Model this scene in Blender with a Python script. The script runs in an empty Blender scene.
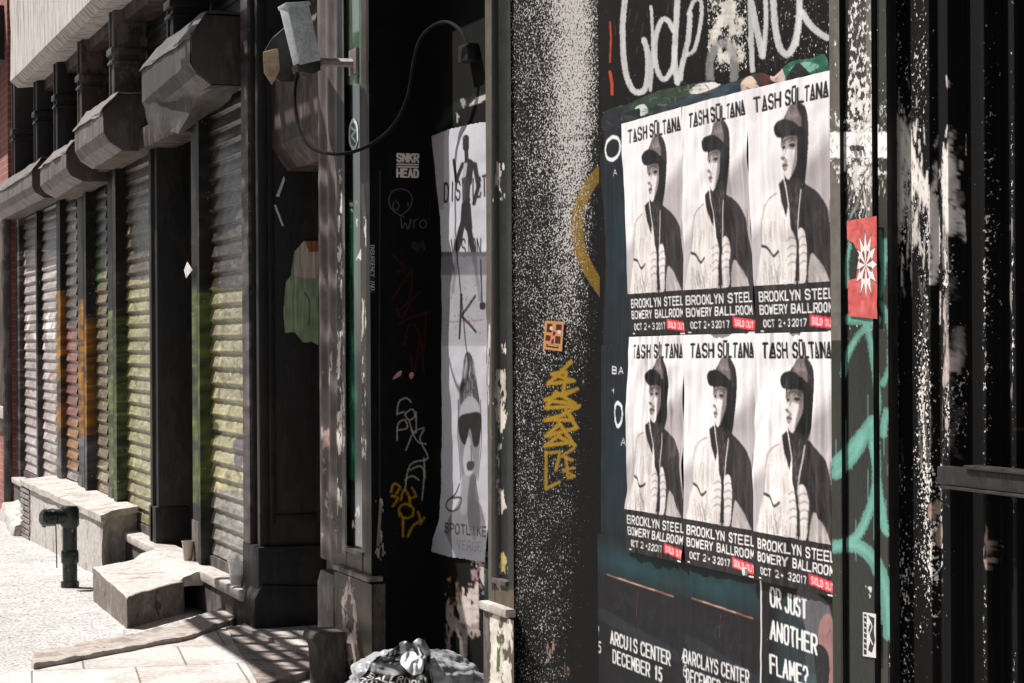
import bpy, math, random
import numpy as np
from mathutils import Vector, noise as mnoise
random.seed(7); RNG = np.random.default_rng(11)
C = bpy.context.scene.collection
R = math.radians
# ------------------------------------------------------------------ camera model (measured from the photo)
F = 2150.0; TH = math.atan(762 / F); CH = 1.5; ROLL = .006
fw = np.array([math.sin(TH), math.cos(TH), 0.]); rt = np.array([math.cos(TH), -math.sin(TH), 0.]); up = np.array([0, 0, 1.])
def ray(px, py):
    dx = px - 512.; dy = py - 341.5
    a = (dx - ROLL * dy) / F; b = -(dy + ROLL * dx) / F
    return fw + a * rt + b * up
def onX(px, py, X):
    d = ray(px, py); t = X / d[0]; return (X, d[1] * t, CH + d[2] * t)
def onY(px, py, Y):
    d = ray(px, py); t = Y / d[1]; return (d[0] * t, Y, CH + d[2] * t)
def onZ(px, py, Z):
    d = ray(px, py); t = (Z - CH) / d[2]; return (d[0] * t, d[1] * t, Z)
def toP(P):
    P = np.asarray(P, dtype=float); Q = P - np.array([0, 0, CH])
    z = Q @ fw; a = (Q @ rt) / z * F; b = (Q @ up) / z * F
    dx = a + ROLL * b * -1; 
    # invert a'=dx-roll*dy, b'=-(dy+roll*dx)
    k = 1 + ROLL * ROLL
    dx = (a - ROLL * b) / k; dy = (-b - ROLL * a) / k
    return dx + 512., dy + 341.5
def Yat(px, X): return onX(px, 341.5, X)[1]
def Xat(px, Y): return onY(px, 341.5, Y)[0]

# ------------------------------------------------------------------ raster canvases (numpy), any coordinates
def lin(c):
    c = np.clip(np.asarray(c, dtype=float) / 255., 0, 1)
    return np.where(c <= .04045, c / 12.92, ((c + .055) / 1.055) ** 2.4)
class Cv:
    def __init__(s, x0, y0, x1, y1, nx, ny, col=(30, 30, 30), spk=0.):
        s.x0, s.y0, s.x1, s.y1, s.nx, s.ny = x0, y0, x1, y1, nx, ny
        s.gx = np.linspace(x0, x1, nx); s.gy = np.linspace(y0, y1, ny)
        s.rgb = np.empty((ny, nx, 3)); s.rgb[:] = col
        s.spk = np.full((ny, nx), float(spk)); s.mask = np.ones((ny, nx))
    def box(s, xa, ya, xb, yb):
        i0 = max(0, int(np.searchsorted(s.gx, xa)) - 1); i1 = min(s.nx, int(np.searchsorted(s.gx, xb)) + 1)
        j0 = max(0, int(np.searchsorted(s.gy, ya)) - 1); j1 = min(s.ny, int(np.searchsorted(s.gy, yb)) + 1)
        return i0, i1, j0, j1
    def put(s, sl, m, col, spk=None):
        j0, j1, i0, i1 = sl
        m3 = m[..., None]
        s.rgb[j0:j1, i0:i1] = s.rgb[j0:j1, i0:i1] * (1 - m3) + np.asarray(col, float) * m3
        if spk is not None: s.spk[j0:j1, i0:i1] = s.spk[j0:j1, i0:i1] * (1 - m) + spk * m
        else: s.spk[j0:j1, i0:i1] *= (1 - .8 * m)
    def inside(s, pts, gx, gy):
        X, Y = np.meshgrid(gx, gy); r = np.zeros(X.shape, bool); n = len(pts)
        for k in range(n):
            xa, ya = pts[k]; xb, yb = pts[(k + 1) % n]
            if ya == yb: continue
            c = ((ya > Y) != (yb > Y)) & (X < (xb - xa) * (Y - ya) / (yb - ya) + xa); r ^= c
        return r
    def poly(s, pts, col, a=1., spk=None, to='rgb'):
        pts = [(float(x), float(y)) for x, y in pts]
        xs = [p[0] for p in pts]; ys = [p[1] for p in pts]
        i0, i1, j0, j1 = s.box(min(xs), min(ys), max(xs), max(ys))
        if i1 <= i0 or j1 <= j0: return
        m = s.inside(pts, s.gx[i0:i1], s.gy[j0:j1]).astype(float) * a
        if to == 'mask': s.mask[j0:j1, i0:i1] = np.maximum(s.mask[j0:j1, i0:i1], m)
        elif to == 'cut': s.mask[j0:j1, i0:i1] *= 1 - m
        else: s.put((j0, j1, i0, i1), m, col, spk)
    def blob(s, pts, col, a=1., spk=None, to='rgb', n=6):
        s.poly(smooth(pts, n, True), col, a, spk, to)
    def stroke(s, pts, w, col, a=1., spk=None, sm=0, rough=0., ax=1.):
        """ax: how many x units weigh as one y unit"""
        if sm: pts = smooth(pts, sm, False)
        xs = [p[0] for p in pts]; ys = [p[1] for p in pts]
        i0, i1, j0, j1 = s.box(min(xs) - w * ax, min(ys) - w, max(xs) + w * ax, max(ys) + w)
        if i1 <= i0 or j1 <= j0: return
        X, Y = np.meshgrid(s.gx[i0:i1] / ax, s.gy[j0:j1]); d = np.full(X.shape, 1e9)
        for k in range(len(pts) - 1):
            xa, ya = pts[k]; xb, yb = pts[k + 1]; xa /= ax; xb /= ax
            vx, vy = xb - xa, yb - ya; L = vx * vx + vy * vy + 1e-12
            t = np.clip(((X - xa) * vx + (Y - ya) * vy) / L, 0, 1)
            d = np.minimum(d, np.hypot(X - xa - t * vx, Y - ya - t * vy))
        h = w / 2
        if rough: d = d + (RNG.random(d.shape) - .5) * rough
        e = max(abs(s.gy[1] - s.gy[0]) * .6, 1e-9)
        m = np.clip((h - d) / e + .5, 0, 1) * a
        s.put((j0, j1, i0, i1), m, col, spk)
    def rect(s, xa, ya, xb, yb, col, a=1., spk=None): s.poly([(xa, ya), (xb, ya), (xb, yb), (xa, yb)], col, a, spk)
    def text(s, t, x, y, w, h, lw, col, font=None, sh=0., a=1., ax=1., rot=0., rough=0.):
        """t in the box x,y,w,h (y down); sh: drop in y per unit x"""
        n = len(t); cw = w / n
        cr, sr = math.cos(rot), math.sin(rot)
        for i, ch in enumerate(t):
            for st in (font or {}).get(ch, FONT.get(ch, [])):
                q = []
                for (u, v) in st:
                    X = i * cw + cw * (.14 + .66 * u); Y = h * v + sh * X
                    q.append((x + X * cr - Y * sr, y + X * sr + Y * cr))
                s.stroke(q, lw, col, a, ax=ax, rough=rough)
    def grain(s, amt, cells=None):
        n = RNG.normal(0, amt, (s.ny, s.nx, 1)); s.rgb = s.rgb + n
    def cloud(s, amt, gx, gy, col=None, thr=None):
        """soft low-frequency mottling; with col and thr paints patches"""
        g = RNG.random((gy + 2, gx + 2)); v = np.linspace(0, gy, s.ny); u = np.linspace(0, gx, s.nx)
        j = v.astype(int); i = u.astype(int); fv = (v - j)[:, None]; fu = (u - i)[None]
        fv = fv * fv * (3 - 2 * fv); fu = fu * fu * (3 - 2 * fu)
        n = g[j][:, i] * (1 - fv) * (1 - fu) + g[j + 1][:, i] * fv * (1 - fu) + g[j][:, i + 1] * (1 - fv) * fu + g[j + 1][:, i + 1] * fv * fu
        if col is None: s.rgb = s.rgb + (n[..., None] - .5) * amt
        else:
            m = np.clip((n - thr) * 12, 0, 1) * amt; s.put((0, s.ny, 0, s.nx), m, col)
        return n
    def at(s, x, y):
        i = np.clip((np.asarray(x) - s.x0) / (s.x1 - s.x0) * (s.nx - 1), 0, s.nx - 1.001)
        j = np.clip((np.asarray(y) - s.y0) / (s.y1 - s.y0) * (s.ny - 1), 0, s.ny - 1.001)
        i0 = i.astype(int); j0 = j.astype(int); fi = (i - i0)[..., None]; fj = (j - j0)[..., None]
        A = np.concatenate([s.rgb, s.spk[..., None], s.mask[..., None]], -1)
        v = A[j0, i0] * (1 - fi) * (1 - fj) + A[j0, i0 + 1] * fi * (1 - fj) + A[j0 + 1, i0] * (1 - fi) * fj + A[j0 + 1, i0 + 1] * fi * fj
        return v
def smooth(pts, n=6, closed=False):
    P = [np.array(p, float) for p in pts]; L = len(P); out = []
    rng = range(L) if closed else range(L - 1)
    for k in rng:
        p1 = P[k]; p2 = P[(k + 1) % L]
        p0 = P[(k - 1) % L] if (closed or k > 0) else p1
        p3 = P[(k + 2) % L] if (closed or k + 2 < L) else p2
        for i in range(n):
            t = i / n
            out.append(tuple(.5 * (2 * p1 + (p2 - p0) * t + (2 * p0 - 5 * p1 + 4 * p2 - p3) * t * t + (3 * p1 - p0 - 3 * p2 + p3) * t ** 3)))
    if not closed: out.append(tuple(P[-1]))
    return out
FONT = {
 'A': [[(0, 1), (.5, 0), (1, 1)], [(.2, .66), (.8, .66)]], 'B': [[(0, 0), (0, 1), (.75, 1), (1, .86), (1, .62), (.75, .48), (0, .48)], [(0, 0), (.7, 0), (.93, .13), (.93, .36), (.75, .48)]],
 'C': [[(1, .2), (.8, .02), (.25, .02), (0, .2), (0, .8), (.25, .98), (.8, .98), (1, .8)]], 'D': [[(0, 0), (.65, 0), (1, .25), (1, .75), (.65, 1), (0, 1), (0, 0)]],
 'E': [[(1, 0), (0, 0), (0, 1), (1, 1)], [(0, .48), (.85, .48)]], 'F': [[(1, 0), (0, 0), (0, 1)], [(0, .48), (.85, .48)]],
 'G': [[(1, .2), (.8, 0), (.25, 0), (0, .2), (0, .8), (.25, 1), (.8, 1), (1, .8), (1, .55), (.6, .55)]], 'H': [[(0, 0), (0, 1)], [(1, 0), (1, 1)], [(0, .48), (1, .48)]],
 'I': [[(.5, 0), (.5, 1)]], 'J': [[(.9, 0), (.9, .8), (.65, 1), (.25, 1), (0, .8)]], 'K': [[(0, 0), (0, 1)], [(1, 0), (.05, .55)], [(.35, .4), (1, 1)]],
 'L': [[(0, 0), (0, 1), (1, 1)]], 'M': [[(0, 1), (0, 0), (.5, .7), (1, 0), (1, 1)]], 'N': [[(0, 1), (0, 0), (1, 1), (1, 0)]],
 'O': [[(.25, 0), (.75, 0), (1, .2), (1, .8), (.75, 1), (.25, 1), (0, .8), (0, .2), (.25, 0)]], 'P': [[(0, 1), (0, 0), (.75, 0), (1, .15), (1, .42), (.75, .56), (0, .56)]],
 'Q': [[(.25, 0), (.75, 0), (1, .2), (1, .8), (.75, 1), (.25, 1), (0, .8), (0, .2), (.25, 0)], [(.6, .7), (1, 1)]],
 'R': [[(0, 1), (0, 0), (.75, 0), (1, .15), (1, .42), (.75, .54), (0, .54)], [(.5, .54), (1, 1)]],
 'S': [[(1, .18), (.78, 0), (.22, 0), (0, .18), (0, .34), (.2, .47), (.8, .53), (1, .66), (1, .82), (.78, 1), (.22, 1), (0, .82)]],
 'T': [[(0, 0), (1, 0)], [(.5, 0), (.5, 1)]], 'U': [[(0, 0), (0, .8), (.25, 1), (.75, 1), (1, .8), (1, 0)]], 'V': [[(0, 0), (.5, 1), (1, 0)]],
 'W': [[(0, 0), (.25, 1), (.5, .3), (.75, 1), (1, 0)]], 'X': [[(0, 0), (1, 1)], [(1, 0), (0, 1)]], 'Y': [[(0, 0), (.5, .5), (1, 0)], [(.5, .5), (.5, 1)]], 'Z': [[(0, 0), (1, 0), (0, 1), (1, 1)]],
 '0': [[(.25, 0), (.75, 0), (1, .2), (1, .8), (.75, 1), (.25, 1), (0, .8), (0, .2), (.25, 0)]], '1': [[(.25, .2), (.55, 0), (.55, 1)]],
 '2': [[(0, .2), (.25, 0), (.75, 0), (1, .2), (1, .38), (0, 1), (1, 1)]], '3': [[(0, .12), (.3, 0), (.75, 0), (1, .18), (.95, .38), (.45, .48), (1, .62), (1, .82), (.75, 1), (.25, 1), (0, .86)]],
 '5': [[(1, 0), (.1, 0), (0, .45), (.7, .4), (1, .58), (1, .82), (.75, 1), (.2, 1), (0, .88)]], '6': [[(.9, .05), (.4, .05), (0, .5), (0, .8), (.25, 1), (.75, 1), (1, .8), (1, .6), (.75, .45), (.2, .45)]],
 '7': [[(0, 0), (1, 0), (.4, 1)]], '4': [[(.8, 1), (.8, 0), (0, .7), (1, .7)]], '+': [[(.1, .55), (.9, .55)], [(.5, .3), (.5, .8)]], '?': [[(0, .2), (.25, 0), (.75, 0), (1, .2), (1, .38), (.5, .55), (.5, .72)], [(.5, .92), (.5, 1)]],
 '.': [[(.4, .95), (.6, .95)]], '=': [[(0, .35), (1, .35)], [(0, .65), (1, .65)]], "'": [[(.5, 0), (.5, .25)]],
}
TITLE = dict(FONT); TITLE['A'] = [[(0, 1), (.5, 0), (1, 1), (0, 1)], [(.14, .72), (.86, .72)]]; TITLE['Ü'] = FONT['U'] + [[(.1, -.2), (.9, -.2)]]

# ------------------------------------------------------------------ materials
MAT = {}
def nodes(name):
    m = bpy.data.materials.new(name); m.use_nodes = True; nt = m.node_tree
    b = nt.nodes['Principled BSDF']; return m, nt, b
def nz(nt, scale, detail=4, rough=.6, vec=None, kind='noise'):
    if kind == 'noise':
        n = nt.nodes.new('ShaderNodeTexNoise'); n.inputs['Detail'].default_value = detail; n.inputs['Roughness'].default_value = rough
    else: n = nt.nodes.new('ShaderNodeTexVoronoi')
    n.inputs['Scale'].default_value = scale
    if vec is not None: nt.links.new(vec, n.inputs['Vector'])
    return n
def ramp(nt, fac, stops):
    r = nt.nodes.new('ShaderNodeValToRGB'); e = r.color_ramp.elements
    while len(e) > len(stops): e.remove(e[-1])
    while len(e) < len(stops): e.new(.5)
    for el, (p, c) in zip(e, stops):
        el.position = p; el.color = (c, c, c, 1) if isinstance(c, (int, float)) else (*c, 1)
    nt.links.new(fac, r.inputs['Fac']); return r
def mixc(nt, fac, a, b):
    m = nt.nodes.new('ShaderNodeMix'); m.data_type = 'RGBA'
    for sock, v in ((m.inputs[0], fac), (m.inputs[6], a), (m.inputs[7], b)):
        if isinstance(v, (int, float)): sock.default_value = v
        elif isinstance(v, tuple): sock.default_value = (*v, 1) if len(v) == 3 else v
        else: nt.links.new(v, sock)
    return m.outputs[2]
def geo(nt):
    g = nt.nodes.new('ShaderNodeNewGeometry'); return g.outputs['Position']
def mapping(nt, vec, sc):
    m = nt.nodes.new('ShaderNodeMapping'); m.inputs['Scale'].default_value = sc; nt.links.new(vec, m.inputs['Vector']); return m.outputs[0]
def bump(nt, b, h, st=.3, dist=.01):
    n = nt.nodes.new('ShaderNodeBump'); n.inputs['Strength'].default_value = st; n.inputs['Distance'].default_value = dist
    nt.links.new(h, n.inputs['Height']); nt.links.new(n.outputs[0], b.inputs['Normal'])
def M_paint(name, rough=.55, spkcol=(.72, .68, .64), spec=.3, bumpst=.25, spkscale=75, metal=0., dirt=.35, coat=0., soft=22):
    m, nt, b = nodes(name)
    at = nt.nodes.new('ShaderNodeAttribute'); at.attribute_name = 'Col'
    pos = geo(nt)
    n = nz(nt, spkscale, 3, .62, pos)
    mul = nt.nodes.new('ShaderNodeMath'); mul.operation = 'MULTIPLY_ADD'; nt.links.new(at.outputs['Alpha'], mul.inputs[0]); mul.inputs[1].default_value = .5; mul.inputs[2].default_value = -.76
    add = nt.nodes.new('ShaderNodeMath'); add.operation = 'ADD'; nt.links.new(n.outputs[0], add.inputs[0]); nt.links.new(mul.outputs[0], add.inputs[1])
    sc = nt.nodes.new('ShaderNodeMath'); sc.operation = 'MULTIPLY'; sc.use_clamp = True; nt.links.new(add.outputs[0], sc.inputs[0]); sc.inputs[1].default_value = soft
    d1 = nz(nt, 7, 6, .7, mapping(nt, pos, (1, 1, .35)))
    dr = ramp(nt, d1.outputs[0], [(.3, 1 - dirt), (.62, 1.)])
    mm = nt.nodes.new('ShaderNodeMix'); mm.data_type = 'RGBA'; mm.blend_type = 'MULTIPLY'; mm.inputs[0].default_value = 1
    nt.links.new(at.outputs['Color'], mm.inputs[6]); nt.links.new(dr.outputs[0], mm.inputs[7])
    c = mixc(nt, sc.outputs[0], mm.outputs[2], spkcol)
    nt.links.new(c, b.inputs['Base Color'])
    b.inputs['Roughness'].default_value = rough; b.inputs['Specular IOR Level'].default_value = spec; b.inputs['Metallic'].default_value = metal
    b.inputs['Coat Weight'].default_value = coat
    bn = nz(nt, 60, 4, .6, pos); bump(nt, b, bn.outputs[0], bumpst, .004)
    MAT[name] = m; return m
def M_worn(name, base, worn, amt=.5, scale=6, rough=.5, spec=.4, sm=(1, 1, 1), metal=0., bst=.3, third=None, fine=25, tw=.62):
    """painted / weathered surface: base colour, patches of a second colour, grime, bump"""
    m, nt, b = nodes(name); pos = geo(nt); v = mapping(nt, pos, sm)
    n1 = nz(nt, scale, 8, .68, v); n2 = nz(nt, fine, 5, .7, v)
    r1 = ramp(nt, n1.outputs[0], [(amt, 0.), (amt + .05, 1.)])
    c = mixc(nt, r1.outputs[0], base, worn)
    if third:
        n3 = nz(nt, scale * 1.7, 8, .7, mapping(nt, pos, (sm[0] * .8, sm[1] * .9, sm[2] * .7))); r3 = ramp(nt, n3.outputs[0], [(tw, 0.), (tw + .03, 1.)]); c = mixc(nt, r3.outputs[0], c, third)
    r2 = ramp(nt, n2.outputs[0], [(.25, .55), (.7, 1.15)])
    mm = nt.nodes.new('ShaderNodeMix'); mm.data_type = 'RGBA'; mm.blend_type = 'MULTIPLY'; mm.inputs[0].default_value = 1
    nt.links.new(c, mm.inputs[6]); nt.links.new(r2.outputs[0], mm.inputs[7]); nt.links.new(mm.outputs[2], b.inputs['Base Color'])
    rr = ramp(nt, n2.outputs[0], [(.3, rough - .12), (.7, min(1, rough + .15))]); nt.links.new(rr.outputs[0], b.inputs['Roughness'])
    b.inputs['Specular IOR Level'].default_value = spec; b.inputs['Metallic'].default_value = metal
    bump(nt, b, n2.outputs[0], bst, .01); MAT[name] = m; return m
M_paint('wall_paint', .7, spec=.1, spkscale=105, soft=14)
M_paint('pillar_paint', .6, spkcol=(.66, .62, .59), spec=.2, spkscale=140, dirt=.3, soft=11)
M_paint('paper', .62, spec=.25, bumpst=.05, dirt=.06)
M_paint('shutter_paint', .36, spec=.6, bumpst=.2, dirt=.28, metal=.05, spkscale=45)
M_paint('trim_paint', .5, spec=.25, bumpst=.35, dirt=.4, spkscale=60)
M_paint('glass_paint', .12, spec=.6, bumpst=.02, dirt=.2, coat=.3)
M_worn('black_iron', (.012, .011, .011), (.024, .021, .019), .52, 5, .5, .35, (1, 1, .4))
M_worn('black_door', (.011, .011, .011), (.016, .015, .015), .55, 4, .5, .4, (1, 1, .4))
M_worn('old_iron', (.06, .052, .05), (.14, .12, .11), .5, 9, .5, .4, (1, 1, .5), third=(.45, .4, .36), tw=.68)
M_worn('rust_iron', (.05, .038, .034), (.13, .09, .075), .5, 7, .6, .3, (1, 1, .4))
M_worn('sheet_metal', (.15, .125, .112), (.075, .056, .047), .5, 5, .5, .45, (1, 2.5, .6), third=(.58, .54, .5), tw=.63, fine=30)
M_worn('sheet_dark', (.05, .042, .037), (.09, .074, .064), .54, 5, .5, .4, (1, 1, .3), fine=30)
M_worn('cornice_paint', (.62, .58, .55), (.36, .3, .26), .52, 5, .8, .2, (1, 3, .3), third=(.2, .16, .14), tw=.63)
M_worn('ledge_paint', (.5, .46, .43), (.36, .32, .29), .52, 5, .85, .2, third=(.25, .2, .17), tw=.68)
M_worn('rough_concrete', (.52, .48, .45), (.34, .29, .26), .55, 5, .9, .2, (1, 1, 1), bst=.8, third=(.1, .08, .07), tw=.67)
M_worn('shaded_step_side', (.2, .165, .145), (.3, .26, .235), .54, 5, .9, .15, bst=.7, third=(.07, .06, .055), tw=.6)
M_worn('lip_stone', (.44, .385, .35), (.3, .25, .22), .54, 6, .9, .15, bst=.8, third=(.1, .085, .075), tw=.65)
M_worn('sill_stone', (.3, .27, .25), (.16, .135, .12), .5, 6, .85, .2, bst=.6, third=(.1, .085, .08), tw=.66)
M_worn('wall_stone', (.13, .115, .105), (.075, .065, .06), .5, 4, .8, .2, (1, 1, .35), bst=.5, third=(.3, .26, .24), tw=.69)
M_worn('hydrant_paint', (.012, .02, .017), (.022, .03, .026), .5, 14, .35, .5, bst=.25, third=(.4, .35, .32), tw=.62)
M_worn('cam_white', (.55, .58, .61), (.45, .47, .49), .5, 12, .45, .4, third=(.08, .07, .07), tw=.74, fine=60)
M_worn('cam_black', (.02, .02, .02), (.03, .028, .026), .5, 12, .4, .4)
M_worn('cam_beige', (.42, .3, .19), (.34, .24, .15), .5, 15, .5, .3)
M_worn('cable_rubber', (.014, .014, .014), (.02, .019, .018), .5, 20, .95, .05)
M_worn('pink_metal', (.26, .22, .21), (.17, .14, .13), .5, 6, .5, .4, (1, 1, .2))
M_worn('base_brown', (.085, .07, .06), (.15, .125, .108), .5, 7, .7, .3, (1, 1, .3), third=(.6, .56, .52), tw=.7)
M_worn('brown_brick', (.25, .15, .11), (.32, .22, .17), .5, 2, .9, .2)
M_worn('sign_white', (.7, .68, .66), (.5, .48, .46), .55, 20, .6, .2)
def M_ground():
    m, nt, b = nodes('sidewalk_concrete'); pos = geo(nt)
    n1 = nz(nt, 1.3, 6, .6, pos); n2 = nz(nt, 55, 3, .8, pos); n3 = nz(nt, 9, 6, .75, pos)
    c1 = ramp(nt, n1.outputs[0], [(.3, (.48, .465, .45)), (.7, (.63, .615, .6))])
    r2 = ramp(nt, n2.outputs[0], [(.4, .22), (.5, 1.)])
    r3 = ramp(nt, n3.outputs[0], [(.3, .72), (.6, 1.)])
    for r in (r2, r3):
        mm = nt.nodes.new('ShaderNodeMix'); mm.data_type = 'RGBA'; mm.blend_type = 'MULTIPLY'; mm.inputs[0].default_value = 1
        nt.links.new((c1.outputs[0] if r is r2 else last), mm.inputs[6]); nt.links.new(r.outputs[0], mm.inputs[7]); last = mm.outputs[2]
    nt.links.new(last, b.inputs['Base Color']); b.inputs['Roughness'].default_value = .92; b.inputs['Specular IOR Level'].default_value = .2
    bump(nt, b, n2.outputs[0], .5, .01); MAT['sidewalk_concrete'] = m
M_ground()
M_worn('slab_concrete', (.52, .48, .45), (.42, .37, .34), .5, 3, .9, .15, bst=.35, third=(.2, .16, .14), tw=.7, fine=40)
M_worn('stained_slab', (.36, .3, .27), (.2, .165, .15), .52, 6, .85, .2, bst=.4, third=(.09, .075, .065), tw=.64)
M_worn('slab_joints', (.6, .565, .54), (.5, .46, .43), .5, 3, .9, .15, bst=.35, third=(.24, .2, .18), tw=.71, fine=40)
def joints():
    nt = MAT['slab_joints'].node_tree; b = nt.nodes['Principled BSDF']; src = b.inputs['Base Color'].links[0].from_socket
    br = nt.nodes.new('ShaderNodeTexBrick'); m = mapping(nt, geo(nt), (1, 1, 1)); m.node.inputs['Rotation'].default_value = (0, 0, .12); nt.links.new(m, br.inputs['Vector'])
    for k, v in (('Color1', (1, 1, 1, 1)), ('Color2', (.9, .88, .87, 1)), ('Mortar', (.42, .38, .35, 1))): br.inputs[k].default_value = v
    for k, v in (('Scale', 1.), ('Mortar Size', .006), ('Brick Width', .46), ('Row Height', .62), ('Mortar Smooth', .4)): br.inputs[k].default_value = v
    mm = nt.nodes.new('ShaderNodeMix'); mm.data_type = 'RGBA'; mm.blend_type = 'MULTIPLY'; mm.inputs[0].default_value = 1
    nt.links.new(src, mm.inputs[6]); nt.links.new(br.outputs[0], mm.inputs[7]); nt.links.new(mm.outputs[2], b.inputs['Base Color'])
joints()
M_worn('asphalt', (.05, .05, .05), (.06, .058, .056), .5, 3, .9, .2, fine=80)
def M_brick():
    m, nt, b = nodes('brick_red'); pos = geo(nt)
    sx = nt.nodes.new('ShaderNodeSeparateXYZ'); nt.links.new(pos, sx.inputs[0]); cb = nt.nodes.new('ShaderNodeCombineXYZ')
    nt.links.new(sx.outputs['Y'], cb.inputs[0]); nt.links.new(sx.outputs['Z'], cb.inputs[1])
    br = nt.nodes.new('ShaderNodeTexBrick'); nt.links.new(cb.outputs[0], br.inputs['Vector'])
    for k, v in (('Color1', (.36, .1, .075, 1)), ('Color2', (.27, .075, .06, 1)), ('Mortar', (.32, .22, .19, 1))): br.inputs[k].default_value = v
    for k, v in (('Scale', 1.), ('Mortar Size', .006), ('Brick Width', .21), ('Row Height', .07)): br.inputs[k].default_value = v
    n = nz(nt, 3, 6, .7, pos); r = ramp(nt, n.outputs[0], [(.3, .6), (.7, 1.2)])
    mm = nt.nodes.new('ShaderNodeMix'); mm.data_type = 'RGBA'; mm.blend_type = 'MULTIPLY'; mm.inputs[0].default_value = 1
    nt.links.new(br.outputs[0], mm.inputs[6]); nt.links.new(r.outputs[0], mm.inputs[7]); nt.links.new(mm.outputs[2], b.inputs['Base Color'])
    b.inputs['Roughness'].default_value = .85; bump(nt, b, br.outputs['Fac'], -.5, .01); MAT['brick_red'] = m
M_brick()
def simple(name, col, rough=.5, trans=0., ior=1.45, alpha=1.):
    m, nt, b = nodes(name); n = nz(nt, 18, 4, .6, geo(nt)); r = ramp(nt, n.outputs[0], [(.3, tuple(c * .85 for c in col)), (.7, tuple(min(1, c * 1.1) for c in col))])
    nt.links.new(r.outputs[0], b.inputs['Base Color']); b.inputs['Roughness'].default_value = rough
    b.inputs['Transmission Weight'].default_value = trans; b.inputs['IOR'].default_value = ior; b.inputs['Alpha'].default_value = alpha; MAT[name] = m
simple('clear_plastic', (.9, .9, .9), .2, 0, 1.3, .3)
simple('drink', (.06, .025, .015), .2)
simple('straw_green', (.03, .3, .12), .4)
simple('paper_cup', (.5, .42, .36), .7)
simple('bag_film', (.5, .51, .54), .14, 0, 1.4, .7)
simple('red_paper', (.62, .05, .07), .6)
simple('dark_glass', (.01, .011, .012), .08)

# ------------------------------------------------------------------ object helpers
def link(name, me, parent=None, mats=None, origin=None):
    o = bpy.data.objects.new(name, me); C.objects.link(o)
    n = len(me.vertices); co = np.empty(n * 3, dtype=np.float32); me.vertices.foreach_get('co', co); co = co.reshape(-1, 3)
    if parent is not None:
        off = np.zeros(3); p = parent
        while p is not None: off += np.array(p.location); p = p.parent
        o.parent = parent
    else:
        off = np.array(origin) if origin is not None else np.array([(co[:, 0].min() + co[:, 0].max()) / 2, (co[:, 1].min() + co[:, 1].max()) / 2, co[:, 2].min()])
        o.location = off
    co -= off.astype(np.float32); me.vertices.foreach_set('co', co.ravel()); me.update()
    for m in (mats or []): me.materials.append(MAT[m])
    return o
def tag(o, label=None, cat=None, group=None, kind=None):
    if label: o['label'] = label
    if cat: o['category'] = cat
    if group: o['group'] = group
    if kind: o['kind'] = kind
    return o
def empty(name, loc, label, cat, group=None):
    o = bpy.data.objects.new(name, None); C.objects.link(o); o.location = loc; o.empty_display_size = .1
    return tag(o, label, cat, group)
def grid(name, V, col, mat, parent=None, mask=None, smoothf=True, thick=0.):
    """V (ny,nx,3) world verts, col (ny,nx,4) linear rgb + speckle; mask per vertex"""
    ny, nx = V.shape[:2]; idx = np.arange(ny * nx).reshape(ny, nx)
    q = np.stack([idx[:-1, :-1], idx[:-1, 1:], idx[1:, 1:], idx[1:, :-1]], -1).reshape(-1, 4)
    if mask is not None:
        mv = mask.ravel() > .5; q = q[mv[q].all(1)]
        used = np.unique(q); remap = -np.ones(ny * nx, int); remap[used] = np.arange(len(used)); q = remap[q]
        Vf = V.reshape(-1, 3)[used]; cf = col.reshape(-1, 4)[used]
    else: Vf = V.reshape(-1, 3); cf = col.reshape(-1, 4)
    me = bpy.data.meshes.new(name); n = len(Vf); me.vertices.add(n); me.vertices.foreach_set('co', Vf.astype(np.float32).ravel())
    k = len(q); me.loops.add(k * 4); me.loops.foreach_set('vertex_index', q.ravel().astype(np.int32)); me.polygons.add(k)
    me.polygons.foreach_set('loop_start', (np.arange(k) * 4).astype(np.int32)); me.update(calc_edges=True)
    if smoothf: me.polygons.foreach_set('use_smooth', np.ones(k, bool))
    a = me.color_attributes.new('Col', 'FLOAT_COLOR', 'POINT'); a.data.foreach_set('color', cf.astype(np.float32).ravel())
    me.validate()
    return link(name, me, parent, [mat])
def cols(cv_vals):
    return np.concatenate([lin(cv_vals[..., :3]), cv_vals[..., 3:4]], -1)
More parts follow.
